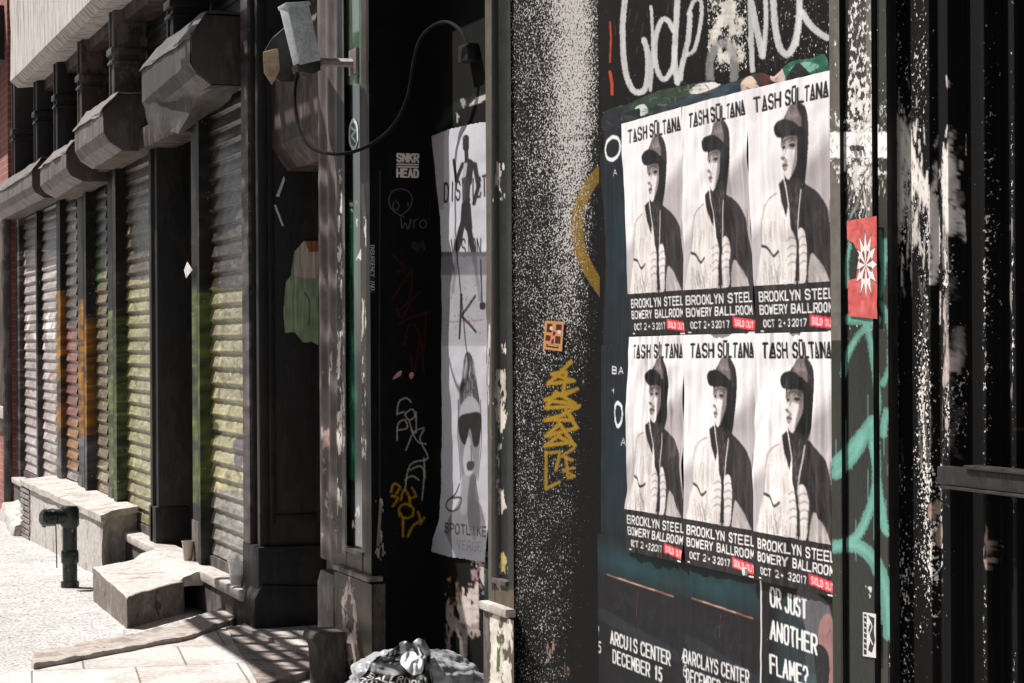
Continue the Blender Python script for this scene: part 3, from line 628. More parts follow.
# second column with green glass strip
cc = Cv(314, -80, 375, 760, 61 * 3, 840 * 2, (40, 37, 36)); 
cc.rect(314, -80, 337, 760, (100, 90, 88)); cc.cloud(30, 6, 60)
for yy in range(205, 330, 9): cc.stroke([(324, yy), (329, yy + 4), (325, yy + 8)], 1., (84, 74, 76), .7, ax=1.4)
def peel(cv, x0, x1, y0, y1, n, wmin=1.5, wmax=4.5, hmin=4, hmax=30, col=(214, 208, 200), jit=.5):
    """irregular flaked patches: thresholded fractal field inside a rectangle"""
    x0 -= wmax * .5; x1 += wmax * .5; y0 -= hmax * .4; y1 += hmax * .4
    i0, i1, j0, j1 = cv.box(x0, y0, x1, y1)
    if i1 - i0 < 3 or j1 - j0 < 3: return
    W, H = i1 - i0, j1 - j0; f = np.zeros((H, W)); cwid, chei = (wmin + wmax) / 2 * 1.3, (hmin + hmax) / 2 * 1.1
    for k, am in ((1, 1.), (2, .5), (4, .42), (8, .3)):
        gx_ = max(1, int((x1 - x0) / cwid * k) + 1); gy_ = max(1, int((y1 - y0) / chei * k) + 1); t = Cv(0, 0, 1, 1, W, H); f += t.cloud(0, gx_, gy_) * am
    u = np.linspace(0, 1, W)[None, :]; v = np.linspace(0, 1, H)[:, None]
    f = f - .55 * np.maximum(np.abs(u - .5) * 2 - .55, 0) * 2 - .8 * np.maximum(np.abs(v - .5) * 2 - .75, 0) * 3
    cov = min(.6, n * .5 * (wmin + wmax) * .5 * (hmin + hmax) * .30 / ((x1 - x0) * (y1 - y0)))
    thr = np.quantile(f, 1 - cov); m = np.clip((f - thr) * 22, 0, 1)
    t = Cv(0, 0, 1, 1, W, H); sh = (t.cloud(0, 6, 30) - .5) * 40
    m3 = m[..., None]; cv.rgb[j0:j1, i0:i1] = cv.rgb[j0:j1, i0:i1] * (1 - m3) + (np.asarray(col, float) + sh[..., None]) * m3; cv.spk[j0:j1, i0:i1] *= 1 - m
peel(cc, 322, 334, 330, 560, 9, 2, 4, 8, 30, (196, 186, 180)); peel(cc, 326, 331, 430, 500, 5, 3, 6, 10, 30, (180, 150, 145))
cc.rect(337, -80, 342, 760, (34, 32, 31)); peel(cc, 338, 343, 150, 570, 70, 1.5, 4, 6, 24); cc.rect(342, -80, 345, 760, (92, 84, 79)); peel(cc, 341, 344, 180, 560, 12, 1, 3, 8, 26)
cc.rect(345, -80, 361, 85, (84, 104, 84)); cc.rect(345, 85, 361, 760, (22, 24, 23)); cc.rect(347, 200, 358, 500, (24, 66, 50)); cc.blob([(349, 370), (355, 350), (357, 400), (356, 470), (349, 480)], (48, 104, 84), .7)
cc.rect(345, 480, 361, 548, (28, 34, 31)); peel(cc, 348, 358, 205, 225, 4, 2, 4, 6, 16); peel(cc, 352, 359, 490, 530, 4, 2, 4, 8, 24); cc.poly([(355, 262), (362, 246), (363, 262), (358, 258)], (220, 214, 208))
cc.rect(361, -80, 375, 760, (66, 60, 54)); peel(cc, 362, 366, 180, 560, 26, 1, 3.4, 6, 26); cc.rect(366, -80, 375, 760, (30, 28, 27))
cc.rect(337, 553, 375, 760, (76, 66, 57)); peel(cc, 342, 356, 585, 680, 60, 1.5, 4, 8, 26, (206, 190, 182)); cc.cloud(14, 12, 90); cc.grain(3)
zcap = onX(355, 570, FX)[2]
mb = MB(); mb.box(FX + .035, 3.2, Yat(370, FX) + .002, Yat(318, FX), -.3, TOP); mb.build('column_core', 'black_iron', BS)
panelX('column_strip', 318, 336, zcap, TOP, FX - .002, cc, 'trim_paint', BS, 36, 900, lambda y, z: .006 * np.cos((y - Yat(327, FX)) * 40))
panelX('column_edge', 336, 345.5, zcap, TOP, FX, cc, 'trim_paint', BS, 20, 900)
gl = panelX('glass_strip', 345, 361.5, onX(352, 548, FX + .03)[2], TOP, FX + .02, cc, 'glass_paint', BS, 30, 800)
panelX('column_edge', 361, 370, zcap, TOP, FX, cc, 'trim_paint', BS, 20, 900)
panelX('column_panel', 345, 362, zcap, onX(352, 548, FX)[2], FX, cc, 'trim_paint', BS, 20, 40)
mb = MB(); ya, yb = Yat(363, FX), Yat(344, FX); zz = onX(352, 548, FX)[2]; mb.box(FX - .012, FX + .05, ya, yb, zz - .02, zz); mb.build('glass_sill', 'old_iron', BS, bevel=.004)
mb = MB(); mb.box(FX - .025, FX + .05, Yat(371, FX) + .004, Yat(336, FX), zcap - .025, zcap); mb.build('column_cap', 'sill_stone', BS, bevel=.008)
panelX('column_base', 336, 370, -.2, zcap - .03, FX - .016, cc, 'trim_paint', BS, 60, 240)
MB().box(FX - .014, FX + .06, Yat(370.5, FX) + .006, Yat(336, FX), -.2, zcap - .035).build('base_block', 'base_brown', BS)
zc2 = onX(327, 572, FX)[2]
mb = MB(); mb.prism([(FX - .02, -.2), (FX + .2, -.2), (FX + .2, zc2), (FX - .004, zc2), (FX - .018, zc2 - .06)], Yat(336, FX) + .003, Yat(319, FX)); mb.build('strip_foot', 'old_iron', BS, bevel=.012, sub=2, rough=.006)
# jamb of the deep doorway (faces the camera) with stickers and tags
yJ = Yat(370, FX); DX = Xat(431, yJ)
jc = Cv(364, -80, 440, 760, 76 * 4, 840 * 3, (15, 14, 14)); jc.cloud(8, 8, 60)
jc.stroke([(380, 170), (379.5, 330), (380, 560)], .9, (96, 90, 86), .6); jc.stroke([(381, 500), (378, 545)], 3, (150, 140, 134), .8); peel(jc, 376, 383, 500, 560, 5, 3, 7, 8, 22, (170, 156, 150)); jc.stroke([(431, 195), (431.5, 250), (432, 290)], 2, (110, 104, 98), .8)
for pts, w in (([(404, 217), (398, 214), (391, 208), (389, 199), (393, 191), (402, 189), (410, 193), (412, 201), (408, 210), (400, 216)], 1.), ([(394, 202), (393, 208), (397, 210), (399, 205), (396, 201)], .9), ([(408, 203), (408, 206)], 1.),
               ([(401, 218), (402, 228), (405, 223), (408, 229), (411, 219)], 1.1), ([(414, 228), (414, 221), (418, 219)], 1.), ([(420, 222), (424, 220), (427, 224), (424, 228), (420, 226), (420, 222)], 1.)):
    jc.stroke(pts, w, (112, 110, 108), .8, sm=4)
for k in range(14): jc.stroke([(411 + k, 243 + random.uniform(-3, 3)), (412 + k, 250 + random.uniform(-3, 3))], .6, (84, 82, 80), .7)
RED = (82, 22, 24)
for pts in ([(393, 255), (399, 262), (405, 268), (398, 272)], [(392, 300), (402, 284), (412, 272), (409, 300), (398, 310)], [(396, 308), (402, 318), (412, 300), (420, 292)], [(398, 325), (410, 318), (428, 312)], [(404, 345), (409, 325), (418, 330), (424, 350), (426, 312)], [(411, 355), (414, 375), (420, 340), (424, 372)]):
    jc.stroke(pts, 1.6, RED, .75, sm=4, rough=1.)
jc.blob([(393, 378), (398, 372), (402, 371), (400, 376), (394, 379)], (190, 150, 146)); jc.blob([(409, 375), (412, 372), (414, 375), (411, 379)], (190, 150, 146))
W_ = (176, 172, 160)
for pts in ([(397, 414), (399, 402), (406, 398), (411, 402)], [(397, 414), (404, 412)], [(397, 440), (398, 424), (405, 420), (407, 428), (398, 430)], [(405, 414), (412, 409), (415, 416), (409, 420), (405, 415)], [(409, 420), (412, 430), (416, 432), (416, 412)],
            [(406, 450), (414, 432), (424, 428)], [(411, 430), (418, 442), (426, 444)], [(424, 430), (420, 440), (428, 458), (414, 462), (408, 470), (405, 490)], [(410, 470), (420, 466), (424, 474), (422, 500)], [(424, 458), (425, 478)], [(405, 480), (412, 476), (419, 480)]):
    jc.stroke(pts, 1.5, W_, .9, sm=4, rough=.8)
YE = (190, 140, 28)
for pts in ([(391, 492), (394, 484), (400, 487), (396, 494)], [(393, 506), (398, 498), (392, 496)], [(401, 500), (404, 490), (409, 496), (410, 506)], [(400, 516), (399, 508), (406, 504), (413, 508), (412, 516), (404, 518), (400, 513)], [(403, 518), (403, 536)], [(408, 536), (413, 526), (420, 520), (418, 512)], [(412, 488), (416, 496), (410, 498)], [(420, 524), (424, 518)]):
    jc.stroke(pts, 2.3, YE, .8, sm=4, rough=1.6)
jamb = panelXZ('doorway_jamb', FX + .002, DX + .002, -.1, TOP, yJ, jc, 'wall_paint', BS, 150, 1000)
# door at the back of the recess
dc = Cv(425, -80, 500, 760, 75 * 3, 840 * 2, (14, 13, 12)); dc.cloud(8, 8, 40)
peel(dc, 440, 486, 600, 655, 26, 3, 9, 8, 40, (150, 138, 130)); peel(dc, 462, 486, 560, 615, 16, 5, 12, 12, 46, (196, 182, 176)); peel(dc, 448, 460, 580, 600, 5, 3, 6, 8, 20, (150, 110, 80)); peel(dc, 470, 488, 570, 590, 3, 6, 10, 10, 20, (150, 120, 130))
dc.stroke([(440, 128), (455, 108), (470, 102), (486, 96)], 9, (32, 40, 34), 1, sm=4, rough=5.); dc.poly([(468, 106), (476, 98), (488, 93), (488, 98), (478, 104)], (190, 186, 176)); dc.poly([(460, 100), (464, 98), (466, 104), (463, 109)], (150, 148, 140)); dc.poly([(456, 112), (459, 116), (457, 124)], (190, 186, 176))
dc.stroke([(488, 560), (488, 660)], 7, (26, 52, 44), .9); peel(dc, 484, 492, 340, 470, 5, 2, 3, 12, 40, (170, 160, 150))
panelYZ('door', yJ + .0, Yat(512, FX), -.1, TOP, DX, dc, 'wall_paint', BS, 110, 700)
MB().box(FX + .05, DX, Yat(512, FX), yJ, 3.25, TOP).build('lintel', 'black_iron', BS)
# iron pier edge at 487..512
pc = Cv(480, -80, 520, 760, 40 * 4, 840 * 2, (34, 34, 30)); pc.rect(480, -80, 491.5, 760, (92, 84, 74)); pc.rect(491.5, -80, 507.5, 760, (26, 26, 24)); pc.rect(507.5, -80, 520, 760, (42, 46, 38))
peel(pc, 496, 504, 160, 235, 7, 3, 6, 10, 24, (210, 202, 190)); peel(pc, 496, 505, 330, 570, 26, 3, 7, 10, 30, (206, 196, 182)); peel(pc, 488, 492, 340, 460, 8, 1, 2.5, 14, 50, (200, 196, 190)); peel(pc, 494, 506, 560, 590, 8, 3, 5, 10, 24, (190, 170, 110))
pc.rect(480, 590, 520, 760, (92, 80, 68)); peel(pc, 491, 509, 622, 720, 60, 3, 7, 12, 34, (222, 214, 202)); peel(pc, 497, 503, 640, 690, 5, 3, 6, 12, 30, (84, 104, 60)); peel(pc, 494, 500, 612, 640, 4, 2, 4, 8, 26, (206, 190, 180)); pc.cloud(14, 10, 90); pc.grain(3)
zc3 = onX(500, 604, FX)[2]; zs = onX(500, 579, FX)[2]
panelX('pier_trim', 487, 493, zc3, TOP, FX - .003, pc, 'trim_paint', BS, 20, 900); panelX('pier_recess', 492.5, 507.5, zs, TOP, FX + .016, pc, 'trim_paint', BS, 40, 900); panelX('pier_trim', 507, 512.3, zc3, TOP, FX - .003, pc, 'trim_paint', BS, 14, 900)
panelX('pier_panel', 492.5, 507.3, zc3, zs, FX - .002, pc, 'trim_paint', BS, 20, 40)
yp0, yp1 = Yat(512.3, FX), Yat(487, FX)
MB().box(FX + .02, DX - .002, yp0 + .02, yp1, -.1, TOP).build('pier_core', 'black_iron', BS)
MB().box(FX - .012, FX + .03, Yat(507, FX), Yat(493, FX), zs - .018, zs).build('pier_ledge', 'old_iron', BS, bevel=.004)
MB().box(FX - .035, FX + .2, yp0 - .01, yp1 + .006, zc3 - .03, zc3).build('pier_cap', 'slab_concrete', BS, bevel=.006)
MB().box(FX - .02, FX + .2, yp0, yp1, -.1, zc3 - .032).build('pier_block', 'base_brown', BS)
panelX('pier_base', 487, 512, -.1, zc3 - .032, FX - .024, pc, 'trim_paint', BS, 50, 200)
# splayed pillar covered in white spatter
sp = Cv(505, -80, 606, 760, 202, 1680, (15, 15, 15), .22)
X_, Y_ = np.meshgrid(sp.gx, sp.gy)
d = .43 + .0 * X_
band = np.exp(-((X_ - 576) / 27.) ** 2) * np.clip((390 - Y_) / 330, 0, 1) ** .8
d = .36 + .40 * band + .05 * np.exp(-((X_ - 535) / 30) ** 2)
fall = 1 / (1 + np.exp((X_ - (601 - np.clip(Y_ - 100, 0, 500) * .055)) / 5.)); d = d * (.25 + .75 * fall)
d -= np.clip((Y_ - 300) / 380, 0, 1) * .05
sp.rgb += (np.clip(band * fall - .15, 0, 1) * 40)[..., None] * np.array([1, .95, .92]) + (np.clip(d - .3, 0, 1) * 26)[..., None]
sp.spk[:] = d + (sp.cloud(0, 20, 120) - .5) * .10 + (sp.cloud(0, 5, 30) - .5) * .08
sp.stroke([(596, 176), (586, 190), (578, 215), (579, 245), (590, 272), (606, 296)], 13, (176, 138, 48), .0)
yy_ = Cv(505, -80, 606, 760, 202, 1680, (0, 0, 0)); yy_.stroke([(600, 172), (588, 188), (578, 212), (579, 245), (590, 272), (606, 296)], 12, (255, 255, 255), 1, sm=4)
m_ = yy_.rgb[..., 0] / 255 * (RNG.random(X_.shape) * .5 + .45); sp.rgb = sp.rgb * (1 - m_[..., None]) + np.array([186, 142, 44]) * m_[..., None]; sp.spk *= 1 - .35 * m_
zig = [(571, 362), (548, 384), (574, 381), (552, 374), (566, 372), (563, 396), (577, 389), (545, 400), (575, 404), (556, 392), (546, 408), (579, 406), (560, 416), (545, 420), (573, 420), (566, 410), (577, 428), (546, 436), (560, 424), (572, 442), (545, 446), (558, 436), (575, 445)]
sp.stroke(zig, 4.2, (196, 152, 40), .9, rough=1.6, ax=1.)
for pts in ([(546, 452), (546, 489), (559, 482)], [(546, 453), (560, 452), (556, 470)], [(574, 448), (562, 456), (572, 460)], [(566, 458), (568, 478), (574, 476), (563, 470), (574, 468)]): sp.stroke(pts, 3.4, (186, 146, 48), .85, rough=1.6)
peel(sp, 549, 551, 640, 655, 3, 3, 6, 12, 26, (150, 122, 116)); peel(sp, 566, 570, 670, 690, 2, 4, 6, 10, 20, (130, 100, 90))
YC = Yat(600, WX)
spl = panelYZ('spattered_pillar', Yat(512.2, FX), YC, -.1, TOP, FX - .001, sp, 'pillar_paint', BS, 170, 1300, Xb=WX)
# poster wall
wc = Cv(592, -100, 840, 760, 248 * 2, 860 * 2, (15, 14, 13), .1)
peel(wc, 712, 745, 0, 62, 120, 2, 7, 3, 14, (196, 190, 182)); wc.spk[:int(1720 * .2), 230:310] += .32; wc.spk[:340, 330:] += .16
WH = (206, 205, 204); z7 = lambda pts: [(600 + x / 4.267, y / 4.267) for x, y in pts]
for pts, w in (([(112, -40), (100, 60), (97, 150), (103, 270), (122, 350), (150, 392), (188, 385), (203, 330), (204, 235), (188, 170)], 22), ([(218, 30), (224, 150), (222, 300), (214, 385)], 12), ([(332, -30), (324, 120), (318, 250), (330, 350)], 22), ([(312, 130), (290, 88), (262, 88), (238, 160), (236, 260), (256, 325), (282, 335), (312, 280), (318, 200)], 19),
               ([(384, 60), (376, 170), (352, 270), (330, 355)], 20), ([(378, 60), (400, 5), (428, 0), (434, 60), (420, 150), (400, 215), (368, 235)], 15), ([(345, 340), (352, 270)], 14), ([(640, -30), (643, 100), (650, 300)], 20), ([(646, 10), (668, 120), (694, 240)], 24), ([(706, -20), (708, 110), (697, 236)], 18),
               ([(738, -40), (746, 100), (768, 205), (802, 232), (832, 180), (848, 90), (852, -40)], 25), ([(852, 80), (842, 190)], 12), ([(862, 50), (900, 110), (950, 150), (968, 160)], 24)):
    wc.stroke(z7(pts), w / 3.75, WH, .93, sm=5, rough=.8)
wc.stroke(z7([(470, 340), (470, 260), (500, 195), (545, 190), (572, 250), (572, 340)]), 8.4, (150, 148, 146), .8, sm=5, rough=2.)
wc.stroke([(610, 22), (611, 38), (610, 62)], 1.8, (190, 72, 38), .95); wc.stroke([(610, 72), (612, 84), (612, 94)], 3, (196, 76, 40), .95)
wc.cloud(8, 40, 120)
for _ in range(60):
    x = random.uniform(615, 828); y = random.uniform(-20, 100); wc.stroke([(x, y), (x + random.uniform(-3, 3), y + random.uniform(4, 16))], .6, (120, 116, 112), .5)
panelYZ('poster_wall', YC, Yat(836, WX), -.1, TOP, WX, wc, 'wall_paint', BS, 300, 900)
# steel post with turquoise tag
tc = Cv(820, -100, 1060, 760, 480, 1720, (30, 30, 28), .1)
PXX = 2.5
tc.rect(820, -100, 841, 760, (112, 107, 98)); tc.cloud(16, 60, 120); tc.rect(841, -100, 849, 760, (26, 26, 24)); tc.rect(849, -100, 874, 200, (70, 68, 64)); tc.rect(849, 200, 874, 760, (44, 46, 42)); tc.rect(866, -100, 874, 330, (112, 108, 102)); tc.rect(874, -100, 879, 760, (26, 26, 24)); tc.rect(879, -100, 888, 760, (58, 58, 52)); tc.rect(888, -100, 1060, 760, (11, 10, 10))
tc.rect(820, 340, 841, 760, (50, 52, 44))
tc.spk[:, 56:110] = .26; tc.spk[:420, 56:134] += .16; tc.spk[880:, 40:] = .02
X_, Y_ = np.meshgrid(tc.gx, tc.gy)
def gauss(cx, cy, sx, sy, a): return a * np.exp(-((X_ - cx) / sx) ** 2 - ((Y_ - cy) / sy) ** 2)
tc.spk += gauss(860, 145, 30, 60, .42) + gauss(836, 60, 6, 120, .2)
rt_ = X_ > 889
dd = gauss(897, 200, 7, 60, .42) + gauss(895, 420, 5, 170, .40) + gauss(910, 200, 9, 75, .45) + gauss(925, 400, 8, 140, .48) + gauss(948, 240, 4, 70, .55) + gauss(949, 390, 6, 90, .46) + gauss(932, 230, 6, 40, .45) + gauss(905, 610, 16, 130, .30) + gauss(935, 540, 9, 90, .40) + gauss(978, 640, 7, 50, .44) + gauss(985, 330, 2.5, 300, .32) + gauss(1012, 300, 2.2, 320, .30) + gauss(1006, 330, 5, 100, .44) + gauss(1008, 670, 9, 22, .5) + gauss(922, 60, 10, 90, .3) + gauss(900, 60, 8, 90, .22)
tc.spk = np.where(rt_, np.clip(dd * 1.12 + (tc.cloud(0, 90, 60) - .5) * .25 * (dd > .08) + .05, 0, .9), tc.spk)
peel(tc, 889, 930, 140, 245, 60, 1, 3, 6, 30, (206, 200, 194)); peel(tc, 944, 951, 160, 235, 12, 2, 4, 14, 40, (196, 186, 182)); peel(tc, 946, 951, 320, 420, 8, 3, 6, 20, 60, (196, 180, 176)); peel(tc, 1000, 1008, 215, 405, 14, 4, 8, 30, 80, (150, 142, 140), .6); peel(tc, 980, 985, 531, 566, 5, 5, 8, 16, 34, (150, 128, 118)); peel(tc, 930, 938, 480, 540, 8, 3, 6, 10, 30, (150, 130, 122)); peel(tc, 1001, 1004, 575, 630, 3, 1, 2, 30, 60, (150, 146, 140))
tc.rect(1000, 430, 1010, 462, (120, 62, 30), .35); tc.rect(1000, 429, 1030, 431, (150, 84, 40), .6)  # amber reflection above the rail, painted into the sheet colour
for _ in range(150):
    x = random.choice([random.gauss(897, 4), random.gauss(912, 6), random.gauss(926, 5), random.gauss(948, 2.5)]); y = random.gauss(195, 45); tc.stroke([(x, y), (x + random.uniform(-2, 2), y + random.uniform(6, 34))], random.uniform(.6, 2.2), random.choice([(236, 230, 224), (228, 222, 216), (214, 206, 200), (120, 112, 108)]), .9, rough=1.2)
zr = lambda pts: [(820 + x / 2.01, y / 2.01) for x, y in pts]
for pts, w in (([(150, 250), (168, 300), (188, 350), (220, 405)], 5), ([(165, 280), (158, 340), (162, 400), (158, 440)], 6), ([(180, 250), (195, 330), (225, 400), (229, 520)], 2.5), ([(148, 230), (170, 270), (185, 330)], 4), ([(256, 310), (252, 360), (258, 420), (263, 465)], 5.5), ([(222, 420), (230, 470), (226, 560)], 3), ([(366, 430), (370, 520), (368, 640)], 5)):
    for k in range(4): tc.stroke([(x + random.uniform(-1.2, 1.2), y + random.uniform(-6, 6)) for x, y in zr(pts)], w * random.uniform(.35, .9), (232, 226, 220) if pts[0][0] < 300 else (120, 112, 108), .85, sm=4, rough=w * .9)
for _ in range(70):
    x, y = random.gauss(893, 6), random.gauss(150, 28); a_ = random.uniform(-1, 1); tc.stroke([(x, y), (x + random.uniform(6, 22), y + a_ * 26)], .6, (220, 214, 208), .7, rough=.8)
tc.spk = np.where((X_ > 889) & (X_ < 938) & (tc.spk > 0.02), tc.spk + .01, tc.spk)
for _ in range(140):
    x = random.choice([random.gauss(926, 4), random.gauss(949, 3), random.gauss(1005, 2.5), random.gauss(896, 3)]); y = random.uniform(270, 470); tc.stroke([(x, y), (x + random.uniform(-2, 2), y + random.uniform(6, 34))], random.uniform(.6, 1.8), random.choice([(150, 142, 138), (110, 104, 100), (180, 172, 168)]), .5, rough=1.2)
TQ = (108, 168, 154)
tc.rect(820, 132, 889, 158, (255, 253, 250), 1.); peel(tc, 828, 888, 122, 134, 22, 3, 8, 4, 10, (232, 228, 222)); peel(tc, 828, 888, 156, 172, 26, 3, 8, 5, 12, (232, 228, 222)); peel(tc, 850, 888, 90, 210, 26, 2, 5, 10, 30, (214, 210, 204))
for _ in range(34): x = random.uniform(828, 888); y = random.uniform(132, 158); tc.stroke([(x, y), (x + random.uniform(-3, 3), y + 3)], 1., (96, 92, 88), .6)
za = lambda pts: [(800 + x / 2.844, 220 + y / 2.844) for x, y in pts]; zb_ = lambda pts: [(800 + x / 2.811, 440 + y / 2.811) for x, y in pts]
for f, pts, w in ((za, [(146, 50), (133, 120), (135, 190)], 14), (za, [(222, 35), (232, 110), (262, 100)], 24), (za, [(240, 60), (234, 180), (225, 215)], 20), (za, [(224, 235), (244, 262), (258, 330), (256, 410), (236, 466)], 20), (za, [(205, 290), (165, 330), (132, 390), (124, 440)], 22), (za, [(140, 282), (180, 284), (216, 284)], 34), (za, [(190, 300), (206, 380), (222, 520), (208, 600), (215, 683)], 22), (za, [(248, 545), (240, 575), (238, 610)], 26), (za, [(205, 570), (150, 640), (100, 690)], 34),
                  (zb_, [(100, 95), (150, 45), (180, -10)], 40), (zb_, [(208, -20), (215, 70), (212, 140), (190, 210), (160, 270), (100, 300)], 30), (zb_, [(210, 130), (228, 235), (250, 265), (268, 235), (262, 120)], 18), (zb_, [(100, 300), (165, 300), (215, 350), (242, 440), (250, 545)], 44), (zb_, [(200, 10), (215, 90), (240, 250)], 22)):
    tc.stroke(f(pts), w / 3.2, TQ, .84, sm=5, rough=2.); tc.stroke([(x + .6, y) for x, y in f(pts)], w / 9., (150, 208, 194), .3, sm=5, rough=2.)
for x0, y0, y1 in ((846, 420, 452), (852, 448, 470), (868, 470, 500), (874, 500, 540), (880, 560, 596), (886, 500, 530), (836, 440, 475), (843, 360, 400), (884, 270, 330), (856, 520, 560), (868, 395, 440), (884, 430, 455)): tc.stroke([(x0, y0), (x0, y1)], 1., TQ, .8)
for _ in range(30):
    x = random.uniform(852, 872); y = random.uniform(130, 220); tc.stroke([(x, y), (x + random.uniform(-14, 14), y + random.uniform(4, 26))], .7, (190, 186, 180), .7)
peel(tc, 866, 869, 588, 597, 2, 4, 5, 7, 10, (214, 208, 204))
PO = empty('steel_post', (PXX, Yat(858, PXX), 0), 'riveted steel post with turquoise graffiti, right of the posters', 'post')
ypo0, ypo1 = Yat(888, PXX), Yat(831, PXX)
MB().box(PXX + .002, 2.75, ypo0 + .001, ypo1 - .001, -.1, TOP).build('core', 'black_iron', PO)
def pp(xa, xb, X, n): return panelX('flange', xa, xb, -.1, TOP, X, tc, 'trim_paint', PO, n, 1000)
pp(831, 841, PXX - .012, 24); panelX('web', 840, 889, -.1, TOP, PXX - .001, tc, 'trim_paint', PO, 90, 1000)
mbx = lambda xa, xb, X: MB().box(X + .001, PXX, Yat(xb, X) + .001, Yat(xa, X) - .001, -.1, TOP)
mbx(831, 841, PXX - .012).build('flange_side', 'black_iron', PO)
panelX('centre_box', 848.5, 873, -.1, TOP, PXX - .02, tc, 'trim_paint', PO, 50, 1100); mbx(848.5, 873, PXX - .02).build('box_side', 'black_iron', PO)
pp(879, 888, PXX - .012, 20); mbx(879, 888, PXX - .012).build('flange_side', 'black_iron', PO)
mb = MB()
for x in (854, 859, 863):
    p = onX(x, 148, PXX - .02); mb.tube([(p[0], p[1], p[2]), (p[0] - .008, p[1], p[2])], .007 if x < 860 else .005, 8)
mb.build('bolt', 'old_iron', PO)
# fluted black sheet wall to the right
RWX = WX - .09
def fl2(y, z):
    yy = [Yat(p, RWX) for p in (886, 902, 905, 911, 914, 932, 935, 940, 943, 951, 954, 980, 982, 986, 988, 1010, 1012, 1016, 1018, 1046, 1048, 1054, 1056, 1090, 1092, 1098, 1100, 1140)]
    off = [0, 0, .004, .004, -.004, -.004, .010, .010, -.004, -.004, .03, .03, 0, 0, .035, .035, 0, 0, .035, .035, 0, 0, .035, .035, 0, 0, .035, .035]
    return np.interp(-y, [-a for a in yy], off)
fw_ = panelYZ('fluted_sheet', Yat(886, RWX), 3.4, -.1, TOP, RWX, tc, 'wall_paint', BS, 420, 700, fl2)
z5 = onX(980, 478, FX)[2]
RAILX = WX - .16
rl = MB(); ye = Yat(936, RAILX); rl.box(RAILX, RAILX + .035, 3.4, ye, z5 - .022, z5 + .018); rl.box(RAILX - .008, RAILX + .035, 3.4, ye - .12, z5 + .018, z5 + .026).box(RAILX - .006, RAILX + .035, 3.4, ye - .02, z5 - .03, z5 - .023)
o = rl.build('hand_rail', 'black_iron', None, bevel=.004); tag(o, 'horizontal iron rail bolted across the fluted black sheet at the right edge', 'rail')
for yq in (ye - .1, 3.75): MB().box(RAILX + .035, WX, yq, yq + .05, z5 - .02, z5 + .01).build('bracket', 'black_iron', o)
# body of the building behind and above
mb = MB(); mb.box(2.76, 9, 1.5, yJ - .01, TOP + .05, 8).box(3.3, 9, 1.5, 10.7, -.3, TOP + .04).box(2.76, 9, 9.65, yB, TOP + .05, 8).box(3.0, 3.2, 9.65, 10.8, -.1, TOP); mb.build('wall', 'black_door', BS)
mb = MB(); mb.box(FX - .1, 2.9, 1.5, yB, TOP + .002, TOP + .35); mb.build('fascia', 'black_iron', BS, bevel=.02)
MB().box(WX - .05, WX + .2, 1.5, 3.4, -.1, TOP).build('wall_panel', 'black_iron', BS)
# housing over the second doorway
mb = MB(); zz0 = 2.38; mb.prism([(2.52, 2.5), (2.6, zz0), (2.95, zz0), (2.95, 3.2), (2.6, 3.2), (2.52, 3.0)], 9.72, 10.78); mb.build('shutter_housing', 'rust_iron', BS, bevel=.01)
MB().box(2.9, 2.95, 9.65, 10.8, -.1, zz0).build('door', 'black_door', BS)

# wheel stub at the foot of the column
s0 = onX(304, 628, 2.28); 
mb = MB(); za_ = .245; y0s, y1s = 8.98, 9.3
y0s, y1s = 9.06, 9.24; mb.prism([(2.285, za_ - .03), (2.30, za_), (2.43, za_), (2.43, -.1), (2.32, -.1), (2.31, za_ - .07)], y0s, y1s)
o = mb.build('guard_stone', 'wall_stone', None, bevel=.012, sub=2, rough=.006); tag(o, 'low guard stone with a flat worn cap at the foot of the grey column', 'guard stone')

